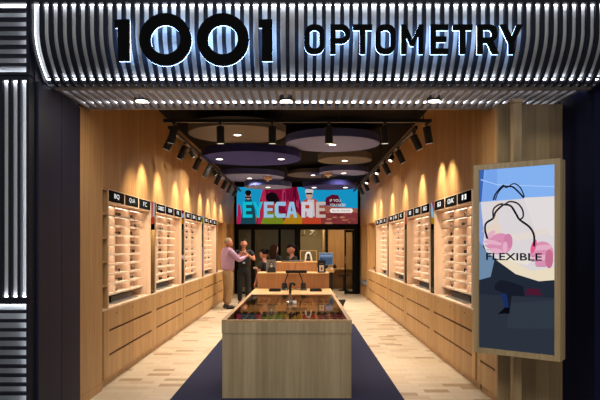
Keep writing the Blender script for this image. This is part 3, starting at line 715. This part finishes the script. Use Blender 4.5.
B(-.38, .05, 11.2, 11.42, 1.28, 1.296, .003).build('base', BLACK, q); B(-.22, .05, 11.2, 11.42, 1.2965, 1.303, .002).build('lid', mat('grey_lid', '#50555c', .4), q)
q = thing('table_mirror_frame', 'square thin oak frame standing on the raised counter, white instrument inside', 'frame', (.155, 11.45, 1.28))
MB().box(-.02, .33-.02, 11.44, 11.46, 1.28, 1.292).box(-.02, .31, 11.44, 11.46, 1.483, 1.495).box(-.02, -.006, 11.44, 11.46, 1.292, 1.483).box(.296, .31, 11.44, 11.46, 1.292, 1.483).build('frame', mat('thin_oak', '#b08a58', .5), q)
q = thing('eye_instrument', 'small white arched eye instrument inside the oak frame', 'instrument', (.145, 11.5, 1.28))
MB().tube([(.085, 11.52, 1.28), (.10, 11.52, 1.40), (.125, 11.52, 1.445), (.165, 11.52, 1.445), (.19, 11.52, 1.40), (.21, 11.52, 1.28)], [.016, .018, .022, .022, .018, .016], 10).build('arch', WHITE, q, True)
MB().ell((.145, 11.52, 1.405), .03, .03, .035).build('eyepiece', BLACK, q, True); B(.10, .19, 11.49, 11.56, 1.28, 1.33, .006).build('base', BLACK, q)
t = thing('side_desk', 'small oak topped black desk right of the reception counter', 'desk', (.50, 12.6, 0))
B(.34, .66, 12.2, 13.0, .006, 1.03).build('body', BLACK, t); B(.32, .69, 12.15, 13.02, 1.03, 1.095, .002).build('top', OAKTOP, t)
q = thing('computer_monitor', 'computer monitor with light blue screen on the side desk', 'monitor', (.535, 12.5, 1.095))
B(.39, .685, 12.47, 12.50, 1.17, 1.435, .004).build('housing', mat('monitor_grey', '#8d97a3', .4), q)
F = Flat((.40, 12.4695, 1.18), (.275, 0, 0), (0, 0, .245)); F.rect(0, 0, 1, 1, em('scr_blue', '#44566f', .9)); F.rect(.03, .70, .97, .86, em('scr_light', '#8698b5', .9)); F.rect(.03, .60, .97, .66, em('scr_mid', '#61738f', .9)); F.rect(.05, .2, .25, .55, em('scr_dark', '#2a3c5c', 1)); F.rect(0, .88, 1, 1, em('scr_bar', '#5b6f8e', .9)); F.build('screen', q)
MB().cyl((.54, 12.49, 1.10), (.54, 12.49, 1.2), .02).build('stand', BLACK, q); B(.45, .63, 12.42, 12.56, 1.095, 1.107, .003).build('foot', BLACK, q)
# things in the consulting rooms
q = thing('instrument_arm', 'white jointed instrument arm hanging in the consulting room window', 'instrument', (.25, 20.3, 2.6))
MB().tube([(.12, 20.3, 2.6), (.12, 20.3, 2.12), (.12, 20.3, 1.96)], .02, 8).build('post', WHITE, q); MB().tube([(.12, 20.3, 2.18), (.52, 20.3, 2.04)], .02, 8).build('arm', WHITE, q)
B(-.10, .16, 20.22, 20.36, 1.92, 1.98, .01).build('projector', mat('putty', '#b0a894', .5), q); MB().tube([(.30, 20.3, 1.93), (.42, 20.3, 1.97), (.56, 20.3, 2.05)], [.03, .07, .02], 12).build('lamp_head', WHITE, q, True)
q = thing('oak_room_desk', 'oak wall desk seen through the open doorway', 'desk', (1.4, 21.2, 0))
B(.95, 1.9, 20.9, 21.55, .72, .76).build('top', OAKTOP, q); B(.95, 1.0, 20.95, 21.5, 0, .72).build('side_panel', OAK, q); B(1.85, 1.9, 20.95, 21.5, 0, .72).build('side_panel', OAK, q)
q = thing('swivel_stool', 'black swivel stool at the doorway desk', 'stool', (1.50, 20.5, 0))
MB().lathe([(0, .52), (.19, .52), (.2, .54), (.19, .58), (0, .585)], (1.5, 20.5, 0)).build('seat', BLACK, q, True); MB().cyl((1.5, 20.5, .04), (1.5, 20.5, .52), .025).build('post', BLACK, q); MB().lathe([(0, 0), (.2, 0), (.19, .02), (.03, .05), (0, .05)], (1.5, 20.5, 0)).build('base', BLACK, q, True)
q = thing('desk_phone', 'small black device on the doorway desk', 'device', (1.22, 21.1, .76))
B(1.16, 1.28, 21.05, 21.2, .76, .80, .005).build('base', BLACK, q); MB().lathe([(.0, 0), (.05, 0), (.06, .05), (.04, .1), (0, .1)], (1.22, 21.12, .80)).build('head', BLACK, q, True)

# ------------------------------------------------------------------ video wall "EYECARE"
VX0, VX1, VZ0, VZ1 = -2.10, 1.85, 2.288, 3.49
t = thing('video_wall', 'wide video wall showing EYECARE and desert people above the glass doors', 'screen', ((VX0+VX1)/2, 19.12, VZ0))
B(VX0-.02, VX1+.02, 19.10, 19.195, VZ0-.0, VZ1+.02).build('housing', BLACK, t)
F = Flat((VX0, 19.098, VZ0), (VX1-VX0, 0, 0), (0, 0, VZ1-VZ0)); e = lambda h, s=.76: em('vid'+h, h, s)
F.rect(0, 0, 1, 1, e('#19a3d8'))
F.poly([(.0, 0), (1, 0), (1, .42), (.86, .46), (.72, .50), (.55, .52), (.5, .3), (0, .2)], e('#a8604c'))
F.poly([(.72, .50), (.74, .72), (.79, .80), (.84, .78), (.87, .5)], e('#5e1430'))
F.poly([(.6, .0), (.62, .3), (.75, .36), (1, .3), (1, 0)], e('#8a3a3c'))
F.poly([(.16, 0), (.19, .62), (.22, 1), (.50, 1), (.53, .55), (.6, .35), (.58, 0)], e('#8a1038'))
F.poly([(.17, .0), (.19, .6), (.22, 1.0), (.235, 1.0), (.25, .4), (.24, 0)], e('#c02a50')); F.poly([(.36, .5), (.38, .95), (.40, 1), (.41, .55)], e('#c03060')); F.poly([(.46, .4), (.47, 1), (.49, 1), (.5, .4)], e('#5c0a28'))
rv = random.Random(3)
for _ in range(26):
    u = rv.uniform(.19, .51); v0_ = rv.uniform(.35, .7); F.poly([(u, v0_), (u+.004, v0_+rv.uniform(.1, .28)), (u+.012, v0_+rv.uniform(.1, .25)), (u+.010, v0_-.05)], e(rv.choice(['#a81846', '#6a0c30', '#c43a62', '#781034'])))
for _ in range(22):
    u = rv.uniform(.72, .98); v0_ = rv.uniform(.02, .40); F.oval(u, v0_, rv.uniform(.01, .035), rv.uniform(.012, .03), e(rv.choice(['#b06a50', '#6e2c30', '#9a4a44', '#c08064'])), 9)
F.poly([(0, 0), (.012, .55), (.03, .5), (.05, 0)], e('#c01f58'))
F.poly([(.03, .0), (.05, .45), (.075, .68), (.12, .68), (.15, .4), (.16, 0)], e('#1d4a58')); F.oval(.095, .76, .022, .10, e('#d79a86')); F.oval(.095, .85, .026, .07, e('#101014')); F.rect(.07, .70, .12, .745, e('#0e1c26')); F.rect(.078, .76, .112, .80, e('#141414'))
F.poly([(.20, 0), (.23, .30), (.29, .40), (.36, .30), (.40, 0)], e('#7d8f22')); F.oval(.29, .50, .045, .20, e('#a84a3c')); F.oval(.29, .72, .05, .14, e('#150b12')); F.oval(.335, .55, .02, .2, e('#1a0d14')); F.rect(.255, .50, .32, .56, e('#c81f3e'))
F.poly([(.38, 0), (.42, .28), (.50, .32), (.55, .1), (.56, 0)], e('#c08a1c'))
F.poly([(.54, 0), (.545, .62), (.58, .68), (.65, .68), (.68, .55), (.70, 0)], e('#c9482a')); F.poly([(.575, .2), (.585, .66), (.64, .66), (.645, .2)], e('#d8cfd6')); F.oval(.60, .80, .028, .14, e('#d8a692')); F.oval(.60, .88, .034, .09, e('#d8d4d6')); F.rect(.575, .80, .625, .845, e('#16181c')); F.rect(.60, .25, .608, .6, e('#b03a9a'))
L1, L2 = e('#16bfd6', .9), e('#9fc8e8', .85)
def blockletter(ch, u0, u1, v0, v1, m):
    w_ = u1-u0; h = v1-v0; a = w_*.34; b = h*.2
    if ch == 'E':
        F.rect(u0, v0, u0+a, v1, m); F.rect(u0+a, v0, u1, v0+b, m); F.rect(u0+a, v1-b, u1, v1, m); F.rect(u0+a, v0+h*.42, u1-w_*.1, v0+h*.60, m)
    if ch == 'Y':
        F.poly([(u0, v1), (u0+w_*.38, v0+h*.4), (u0+w_*.38, v0), (u0+w_*.68, v0), (u0+w_*.68, v0+h*.4), (u1, v1), (u0+w_*.75, v1), (u0+w_*.52, v0+h*.62), (u0+w_*.28, v1)], m)
    if ch == 'C':
        F.poly([(u0+w_*.2, v0), (u1, v0), (u1, v0+b*1.3), (u0+a, v0+b*1.2), (u0+a, v1-b*1.2), (u1, v1-b*1.3), (u1, v1), (u0+w_*.2, v1), (u0, v1-h*.18), (u0, v0+h*.18)], m)
    if ch == 'A':
        F.poly([(u0, v0), (u0+w_*.3, v1), (u0+w_*.7, v1), (u1, v0), (u1-w_*.28, v0), (u0+w_*.64, v0+h*.22), (u0+w_*.36, v0+h*.22), (u0+w_*.28, v0)], m)
        F.poly([(u0+w_*.42, v0+h*.42), (u0+w_*.58, v0+h*.42), (u0+w_*.5, v0+h*.75)], e('#8a1038'))
    if ch == 'R':
        F.rect(u0, v0, u0+a, v1, m); F.poly([(u0+a, v1), (u1-w_*.1, v1), (u1, v1-h*.12), (u1, v0+h*.5), (u1-w_*.1, v0+h*.4), (u1, v0), (u1-a, v0), (u0+a*1.3, v0+h*.38), (u0+a, v0+h*.38)], m)
        F.rect(u0+a, v0+h*.58, u1-a*.9, v1-b, e('#c9482a'))
for ch, u0, u1, m in (('E', .05, .13, L1), ('Y', .135, .215, L1), ('E', .225, .305, L2), ('C', .315, .405, L2), ('A', .41, .50, L2), ('R', .535, .63, e('#e2dfe6')), ('E', .655, .735, e('#d9c2b8'))):
    blockletter(ch, u0, u1, .17, .60, m)
WT = e('#f3e9e4', .95)
F.text('IF YOU', .77, .60, .09, .07, WT); F.text('YOU NEED', .77, .48, .13, .07, WT); F.poly([(.78, .30), (.95, .30), (.962, .36), (.95, .42), (.78, .42), (.768, .36)], WT); F.text('BOOK ONLINE', .79, .335, .145, .05, e('#7a3038')); 
F.build('display', t)

# ------------------------------------------------------------------ portrait advertising screen on a post
q = thing('oak_post', 'slim square oak post from floor to soffit behind the advertising screen', 'post', (2.04, 5.55, 0))
B(2.0, 2.08, 5.51, 5.59, 0, 2.94, .003).build('shaft', OAKPOST, q); B(1.99, 2.09, 5.50, 5.60, 2.94, 2.98, .003).build('cap', OAKPOST, q)
PR, PL = Vector((2.194, 4.95, 0)), Vector((1.597, 5.412, 0)); U = (PR-PL); AW = U.length; U.normalize(); N = Vector((U.y, -U.x, 0))   # N faces the street
AZ0, AZ1 = .61, 2.336
t = thing('advertising_screen', 'portrait digital screen in an oak frame advertising flexible glasses', 'screen', (PL+PR)/2-N*.088+Vector((0, 0, AZ0)))
def slab(u0, u1, d0, d1, z0, z1, mb):                      # box in the frame's own axes; d runs backwards
    M = Matrix(((U.x, -N.x, 0, PL.x), (U.y, -N.y, 0, PL.y), (0, 0, 1, 0), (0, 0, 0, 1))); mb.box(u0, u1, d0, d1, z0, z1, 0, M); return mb
fw = .047; D = .165
mb = slab(0, AW, 0, D, AZ0, AZ0+fw, MB()); slab(0, AW, 0, D, AZ1-fw, AZ1, mb); slab(0, fw, 0, D, AZ0+fw, AZ1-fw, mb); slab(AW-fw, AW, 0, D, AZ0+fw, AZ1-fw, mb)
mb.build('frame', OAKGREY, t); slab(fw, AW-fw, .02, D, AZ0+fw, AZ1-fw, MB()).build('housing', BLACK, t)
slab(AW*.5-.1, AW*.5+.1, D, D+.12, 1.2, 1.8, MB()).build('bracket', BLACK, t)
F = Flat(PL+U*fw-N*.018+Vector((0, 0, AZ0+fw)), U*(AW-2*fw), (0, 0, AZ1-AZ0-2*fw)); e = lambda h, s=.95: em('ad'+h, h, s)
F.rect(0, 0, 1, 1, e('#232a38')); F.rect(0, .0, 1, .30, e('#2c333f')); F.poly([(.42, .26), (1, .29), (1, .14), (.38, .12)], e('#303944'))  # dark foot of the screen, with a bench reflection painted in
F.rect(0, .82, 1, 1, e('#86b4f5')); F.poly([(0, .82), (.0, 1), (.07, 1), (.03, .82)], e('#3e64ae')); F.poly([(.03, .82), (.09, 1), (.25, 1), (.25, .82)], e('#78a6ee'))
F.poly([(.02, .95), (.25, .915), (1, .885), (1, .88), (.25, .91), (.02, .943)], e('#a9ccff'))
F.poly([(.0, .82), (1, .833), (1, .395), (.8, .385), (.55, .42), (.35, .47), (.10, .54), (.04, .60), (0, .63)], e('#e0d9dc'))
F.poly([(0, .82), (.02, .82), (.07, .63), (.04, .55), (0, .60)], e('#8aa2d8')); F.poly([(.22, .82), (.27, .82), (.25, .72), (.36, .60), (.30, .60), (.05, .66), (.03, .65), (.2, .70)], e('#e8d6c6'))
F.poly([(.60, .833), (1, .833), (1, .62), (.75, .66)], e('#e6dfe0')); F.poly([(.30, .64), (.55, .60), (.95, .64), (.9, .67), (.55, .64)], e('#e7dcd4')); F.poly([(.22, .50), (.5, .42), (.8, .385), (1, .395), (1, .46), (.7, .44), (.4, .50)], e('#eedfc4')); F.poly([(.3, .50), (.65, .47), (.7, .49), (.35, .53)], e('#eee6d8'))
F.poly([(.0, .38), (.0, .60), (.09, .545), (.22, .505), (.16, .40)], e('#6f8caa')); 
PK, PD, PL_ = e('#dd92b4'), e('#b05c84'), e('#e8b2c8')
F.oval(.30, .585, .16, .058, PK); F.oval(.40, .60, .06, .04, e('#d283aa'))
for k_, (u_, v_, a_) in enumerate(((.20, .615, .12), (.19, .590, .125), (.21, .566, .115), (.24, .545, .09))): F.oval(u_, v_, a_, .0145, (PK, PL_)[k_ % 2], t=-.06); F.line([(u_-a_*.9, v_-.014), (u_, v_-.016), (u_+a_*.8, v_-.017)], .008, PD)
F.oval(.16, .635, .07, .018, PL_, t=.25); F.oval(.36, .565, .035, .03, PL_, t=.6)
F.oval(.845, .535, .14, .062, PK)
for k_, (u_, v_, a_) in enumerate(((.83, .562, .14), (.82, .535, .145), (.83, .508, .135), (.86, .482, .11))): F.oval(u_, v_, a_, .016, (PL_, PK)[k_ % 2], t=.05); F.line([(u_-a_*.9, v_-.017), (u_, v_-.017), (u_+a_*.8, v_-.014)], .008, PD)
F.oval(.735, .57, .05, .026, e('#e8608c'), t=.7); F.oval(.93, .505, .05, .05, e('#c7718f'))
gl = e('#15161e', 1)
c1 = [(.20, .828), (.23, .86), (.30, .895), (.345, .905), (.37, .90), (.46, .895), (.54, .865), (.61, .832)]; F.line(c1, .022, gl); F.line([(.33, .91), (.36, .895), (.40, .896), (.48, .912), (.56, .89), (.61, .845), (.605, .832)], .016, gl); F.line([(.225, .828), (.27, .87), (.34, .90)], .014, gl)
F.line([(.12, .612), (.085, .66), (.10, .70), (.20, .727), (.23, .76), (.32, .795), (.36, .80), (.44, .79), (.51, .745), (.555, .715), (.68, .675), (.74, .63), (.74, .57)], .028, gl)
F.line([(.20, .727), (.20, .775), (.27, .80), (.33, .805)], .022, gl); F.line([(.36, .80), (.42, .815), (.52, .805), (.59, .77), (.60, .73), (.555, .715)], .022, gl)
F.text('FLEXIBLE', .10, .494, .74, .040, gl, .018)
F.poly([(.22, .36), (.30, .385), (.45, .375), (.60, .355), (.62, .30), (.45, .30), (.42, .20), (.36, .20), (.36, .31), (.22, .33)], e('#171c28')); F.poly([(.30, .31), (.38, .31), (.42, .21), (.37, .21)], e('#1a2e60')); F.poly([(.26, .195), (.42, .205), (.42, .235), (.36, .235)], e('#0a0a10')); F.poly([(.62, .31), (.66, .345), (.80, .345), (.85, .31)], e('#4c1830'))  # reflection of a person on the glass, painted into the display colours
F.build('display', t)

# ------------------------------------------------------------------ people
def skin_mesh(nodes, edges, root, sub=2):
    me = bpy.data.meshes.new('sk'); names = list(nodes); idx = {n: i for i, n in enumerate(names)}
    me.from_pydata([nodes[n][0] for n in names], [(idx[a], idx[b]) for a, b in edges], []); me.update()
    ob = bpy.data.objects.new('sk', me); COL.objects.link(ob); ob.modifiers.new('s', 'SKIN'); 
    for n, sv in zip(names, me.skin_vertices[0].data):
        r = nodes[n][1]; sv.radius = r if isinstance(r, tuple) else (r, r); sv.use_root = (n == root)
    m = ob.modifiers.new('u', 'SUBSURF'); m.levels = sub; m.render_levels = sub
    dg = bpy.context.evaluated_depsgraph_get(); out = bpy.data.meshes.new_from_object(ob.evaluated_get(dg))
    bpy.data.objects.remove(ob); bpy.data.meshes.remove(me); return out
def person(label, loc, rotz, J, H=1.75, skin='#c98f74', hair='#1c1411', hairstyle='short', top='#060608', sleeve='long', legs='#060608', tilt=(0, 0), shoes='#0c0c0c', female=False, badge=None, group=None, bulk=None, badgecol=None):
    """local frame: faces -Y, x to the viewer's right; J overrides joints (metres for a 1.75 m body)"""
    k = H/1.75; q = thing('person', label, 'person', loc, group)
    sh, hp = (.165, .085) if female else (.19, .09)
    P = dict(pelvis=(0, 0, .96), waist=(0, 0, 1.09), chest=(0, .0, 1.30), neck=(0, .01, 1.47), head=(0, -.015, 1.56),
             hipL=(-hp, 0, .90), kneeL=(-hp-.01, -.015, .50), ankL=(-hp-.01, .02, .085), toeL=(-hp-.02, -.13, .035),
             hipR=(hp, 0, .90), kneeR=(hp+.01, -.015, .50), ankR=(hp+.01, .02, .085), toeR=(hp+.02, -.13, .035),
             shL=(-sh, .01, 1.43), elL=(-sh-.05, .03, 1.13), wrL=(-sh-.04, -.05, .90), shR=(sh, .01, 1.43), elR=(sh+.05, .03, 1.13), wrR=(sh+.04, -.05, .90))
    P.update(J); P = {n: Vector(v)*k for n, v in P.items()}
    rad = dict(pelvis=(.12, .10), waist=(.115, .09), chest=(.125, .10), neck=.055, head=.05, hipL=.08, kneeL=.05, ankL=.036, toeL=.03, hipR=.08, kneeR=.05, ankR=.036, toeR=.03,
               shL=.055, elL=.038, wrL=.026, shR=.055, elR=.038, wrR=.026)
    if female: rad.update(waist=(.10, .08), chest=(.115, .09), neck=.043, shL=.047, shR=.047)
    ED = [('pelvis', 'waist'), ('waist', 'chest'), ('chest', 'neck'), ('neck', 'head'), ('pelvis', 'hipL'), ('hipL', 'kneeL'), ('kneeL', 'ankL'), ('ankL', 'toeL'), ('pelvis', 'hipR'), ('hipR', 'kneeR'), ('kneeR', 'ankR'), ('ankR', 'toeR'),
          ('chest', 'shL'), ('shL', 'elL'), ('elL', 'wrL'), ('chest', 'shR'), ('shR', 'elR'), ('elR', 'wrR')]
    sc = lambda r, f=1, a=0: tuple(x*k*f+a for x in r) if isinstance(r, tuple) else r*k*f+a
    rad.update(pelvis=.075, waist=.075)
    inner = dict(chest=.8, hipL=.85, hipR=.85, kneeL=.85, kneeR=.85, shL=.85, shR=.85)
    body = skin_mesh({n: (P[n], sc(rad[n], inner.get(n, 1))) for n in P}, ED, 'pelvis')
    O = Vector(loc); mb = MB(); mb.addmesh(body, Matrix.Translation(O)); bpy.data.meshes.remove(body)
    hm = Matrix.Rotation(R(tilt[1]), 4, 'Z') @ Matrix.Rotation(R(tilt[0]), 4, 'X')
    hc = O+P['head']+Vector((0, -.005, .065*k)); HM = Matrix.Translation(hc) @ hm @ Matrix.Scale(k, 4)
    # head: skull, jaw, nose, ears in one surface with the body
    bm2 = bmesh.new(); bmesh.ops.create_uvsphere(bm2, u_segments=24, v_segments=18, radius=1)
    for v in bm2.verts:
        x, y, z = v.co; lo = max(0, -z)
        f = 1-.30*lo**1.3; px, py, pz = x*.082*f, y*.102*(1-.10*lo)+(-.012*lo), z*.118
        if y < -.5 and abs(x) < .28 and -.42 < z < .12: py -= .022*(1-abs(x)/.28)*(1-abs(z+.2)/.33 if abs(z+.2) < .33 else 0)
        if y < -.5 and .05 < z < .3 and .2 < abs(x) < .6: py += .008
        v.co = (px, py, pz)
    tmp = bpy.data.meshes.new('h'); bm2.to_mesh(tmp); bm2.free(); mb.addmesh(tmp, HM); bpy.data.meshes.remove(tmp)
    for sx_ in (-1, 1): mb.ell(HM @ Vector((sx_*.083, .012, -.012)), .012*k, .02*k, .032*k, 10, hm)
    for sd in 'LR':                                          # hands: palm, four fingers, thumb
        wv, ev = P['wr'+sd], P['el'+sd]; d = (wv-ev).normalized(); sdv = d.cross(Vector((0, 0, 1) if abs(d.z) < .8 else (0, -1, 0))).normalized(); nn = sdv.cross(d)
        w0 = O+wv; pc = w0+d*.045*k
        mb.tube([w0-d*.01, w0+d*.02*k, pc, w0+d*.085*k], [.022*k, .028*k, .03*k, .026*k], 10)
        for fi, (off, ln) in enumerate(((-.026, .065), (-.009, .078), (.009, .074), (.026, .058))):
            a = w0+d*.075*k+sdv*off*k; mb.tube([a, a+d*ln*.5*k-nn*.006*k, a+d*ln*k-nn*.022*k], [.0095*k, .009*k, .006*k], 7)
        a = w0+d*.03*k-sdv*.025*k; mb.tube([a, a-sdv*.022*k+d*.02*k, a-sdv*.03*k+d*.055*k-nn*.01*k], [.012*k, .011*k, .008*k], 7)
    mb.build('body', mat('skin_'+skin, skin, .55), q, True)
    def cloth(name, nodes, edges, root, colr, grow):
        m_ = skin_mesh({n: (P2[n] if n in P2 else P[n], sc(rad2.get(n, rad.get(n)), 1, grow)) for n in nodes}, edges, root); c = MB(); c.addmesh(m_, Matrix.Translation(O)); bpy.data.meshes.remove(m_)
        return c.build(name, mat('cloth_'+colr, colr, .85, noise=.1, nscale=30), q, True)
    P2, rad2 = {}, {}
    lo = lambda a, b, t_: P[a].lerp(P[b], t_)
    P2['hem'] = P['pelvis']+Vector((0, 0, -.02)); B_ = bulk or 1
    P2['hem'] += Vector((0, 0, -.03)); rad2['hem'] = .115*B_ if not female else .10; rad2['waist'] = .112*B_ if not female else .092; rad2['chest'] = .118*B_ if not female else .10; rad2['shL'] = rad2['shR'] = .06*(B_**.5) if not female else .048; rad2['elL'] = rad2['elR'] = .042*B_; P2['collar'] = lo('chest', 'neck', .86); rad2['collar'] = .058
    nodes = ['hem', 'waist', 'chest', 'collar', 'shL', 'shR']; edges = [('hem', 'waist'), ('waist', 'chest'), ('chest', 'collar'), ('chest', 'shL'), ('chest', 'shR')]
    for sd in 'LR':
        if sleeve == 'long':
            P2['cuf'+sd] = lo('el'+sd, 'wr'+sd, .93); rad2['cuf'+sd] = .03; nodes += ['el'+sd, 'cuf'+sd]; edges += [('sh'+sd, 'el'+sd), ('el'+sd, 'cuf'+sd)]
        else:
            P2['cuf'+sd] = lo('sh'+sd, 'el'+sd, .62); rad2['cuf'+sd] = .048; nodes += ['cuf'+sd]; edges += [('sh'+sd, 'cuf'+sd)]
    shirt = cloth('shirt', nodes, edges, 'hem', top, .012)
    P2['top'] = P['pelvis']+Vector((0, 0, .09*k)); rad2['top'] = .108*B_; rad2['pelvis'] = .11*B_; rad2['hipL'] = rad2['hipR'] = .085*B_**.6; rad2['kneeL'] = rad2['kneeR'] = .062*B_**.7; P2['hmL'], P2['hmR'] = lo('kneeL', 'ankL', .93), lo('kneeR', 'ankR', .93); rad2['hmL'] = rad2['hmR'] = .052*B_**.7
    cloth('trousers', ['top', 'pelvis', 'hipL', 'kneeL', 'hmL', 'hipR', 'kneeR', 'hmR'], [('top', 'pelvis'), ('pelvis', 'hipL'), ('hipL', 'kneeL'), ('kneeL', 'hmL'), ('pelvis', 'hipR'), ('hipR', 'kneeR'), ('kneeR', 'hmR')], 'pelvis', legs, .008)
    for sd in 'LR':
        a, tt = O+P['ank'+sd], O+P['toe'+sd]; dd = (tt-a); dd.z = 0; dd.normalize()
        c = MB(); base = Vector((a.x, a.y, O.z)); s0 = base-dd*.06*k
        c.tube([s0+Vector((0, 0, .045)), base-dd*.03*k+Vector((0, 0, .05)), base+dd*.05*k+Vector((0, 0, .048)), base+dd*.12*k+Vector((0, 0, .04)), base+dd*.19*k+Vector((0, 0, .034)), base+dd*.22*k+Vector((0, 0, .03))], [.03, .045, .047, .045, .034, .012], 12)
        c.tube([base+Vector((0, 0, .05)), base+Vector((0, 0, .11*k))], [.05, .045], 12)
        for v in c.bm.verts: v.co.z = max(v.co.z, O.z+.0005)
        c.build('shoe', mat('shoe_'+shoes, shoes, .4), q, True)
    # hair
    hb = bmesh.new(); bmesh.ops.create_uvsphere(hb, u_segments=28, v_segments=20, radius=1)
    kill = []
    for v in hb.verts:
        x, y, z = v.co
        line = .42 if hairstyle == 'receding' else .30
        front = y < -.15 and z < line+.25*(-y-.15)*.6
        low = z < (-.28 if hairstyle != 'long' else -.6) and y < .95 or (abs(x) > .75 and y < .02 and z < .1)
        if front or low: kill.append(v)
        v.co = (x*.092*(1 if hairstyle != 'receding' else .97), y*.112+.005, z*.128+.003)
    bmesh.ops.delete(hb, geom=kill, context='VERTS')
    bmesh.ops.solidify(hb, geom=hb.faces[:], thickness=.008)
    tmp = bpy.data.meshes.new('h'); hb.to_mesh(tmp); hb.free(); c = MB(); c.addmesh(tmp, HM); bpy.data.meshes.remove(tmp)
    if hairstyle == 'bun': c.ell(HM @ Vector((0, .11, .05)), .05*k, .05*k, .05*k, 14)
    if hairstyle == 'tail': c.tube([HM @ Vector(p) for p in ((0, .10, .03), (0, .14, 0), (0, .14, -.10), (0, .12, -.2))], [.03, .038, .032, .01], 10)
    if hairstyle == 'long': c.tube([HM @ Vector(p) for p in ((0, .05, .05), (0, .08, -.05), (0, .09, -.16), (0, .09, -.28))], [.075, .085, .085, .03], 14)
    c.build('hair', mat('hair_'+hair, hair, .95, spec=.08), q, True)
    for sx_ in (-1, 1):
        c = MB(); c.ell(HM @ Vector((sx_*.03, -.087, .012)), .013*k, .007*k, .007*k, 10, hm); c.build('eye', mat('eye_dark', '#2a1d18', .2), q, True)
        c = MB(); c.tube([HM @ Vector((sx_*.016, -.094, .030)), HM @ Vector((sx_*.032, -.094, .034)), HM @ Vector((sx_*.048, -.085, .028))], .0035*k, 6); c.build('eyebrow', mat('hair_'+hair, hair, .95, spec=.08), q)
    c = MB(); c.tube([HM @ Vector((-.022, -.088, -.062)), HM @ Vector((0, -.0985, -.060)), HM @ Vector((.022, -.088, -.062))], .005*k, 6); c.build('mouth', mat('lips', '#8c4a42', .5), q)
    if badge:
        c = MB(); p = O+P['chest']+Vector((badge[0], -badge[1], badge[2])); c.box(p.x-.03, p.x+.03, p.y-.004, p.y+.004, p.z-.02, p.z+.02); c.build('badge', badgecol or WHITE, q)
    q.rotation_euler = (0, 0, R(rotz)); return q
# shoulders of both standing figures meet: his hand reaches her collar
person('grey-haired man in lilac shirt and beige trousers reaching towards a collar', (-1.84, 14.70, 0), 118,
       dict(elL=(-.24, -.20, 1.20), wrL=(-.16, -.42, 1.29), elR=(.25, -.16, 1.22), wrR=(.05, -.38, 1.30), ankL=(-.13, .05, .085), toeL=(-.15, -.10, .035)), H=1.78, hair='#857158', hairstyle='receding', top='#a0809c', legs='#8f7450', skin='#a8694f', shoes='#0e0d0d', bulk=1.45)
person('person in black clothes with raised hands at the collar, chin up, facing the street', (-1.50, 15.32, 0), 8,
       dict(elL=(-.27, -.12, 1.19), wrL=(-.12, -.17, 1.34), elR=(.28, -.10, 1.20), wrR=(.10, -.18, 1.34), head=(0, .0, 1.56)), H=1.76, top='#060608', legs='#050506', sleeve='short', tilt=(-12, 0), skin='#a56a50', badge=(.0, .135, -.17), badgecol=mat('pale_blue_card', '#9db4d8', .5))
person('dark-haired woman in black leaning on the left of the desk, face turned left', (-.76, 12.15, 0), -120,
       dict(elL=(-.22, -.04, 1.13), wrL=(-.02, -.18, 1.25), elR=(.21, -.03, 1.16), wrR=(.17, -.13, .96)), H=1.52, female=True, sleeve='short', hair='#0f0c0b', hairstyle='bun', tilt=(12, 0), skin='#b0755c')
tag(B(-.99, -.93, 12.19, 12.198, 1.10, 1.145).build('paper_slip', mat('paper_grey', '#a9a5a0', .7)), 'small white paper slip held by the woman leaning at the desk', 'paper')
person('woman with long brown hair behind the desk, standing behind the leaning woman', (-.62, 13.5, 0), 150, dict(), H=1.63, female=True, hair='#2b1810', hairstyle='long', skin='#a8705a')
person('woman in black top with white badge looking down behind the raised counter', (-.20, 12.85, 0), -62,
       dict(elL=(-.25, -.05, 1.17), wrL=(-.12, -.24, 1.12), elR=(.20, -.05, 1.17), wrR=(.08, -.22, 1.12)), H=1.63, female=True, hair='#17110f', hairstyle='tail', tilt=(22, 0), badge=(.06, .125, .02), skin='#a8705a')
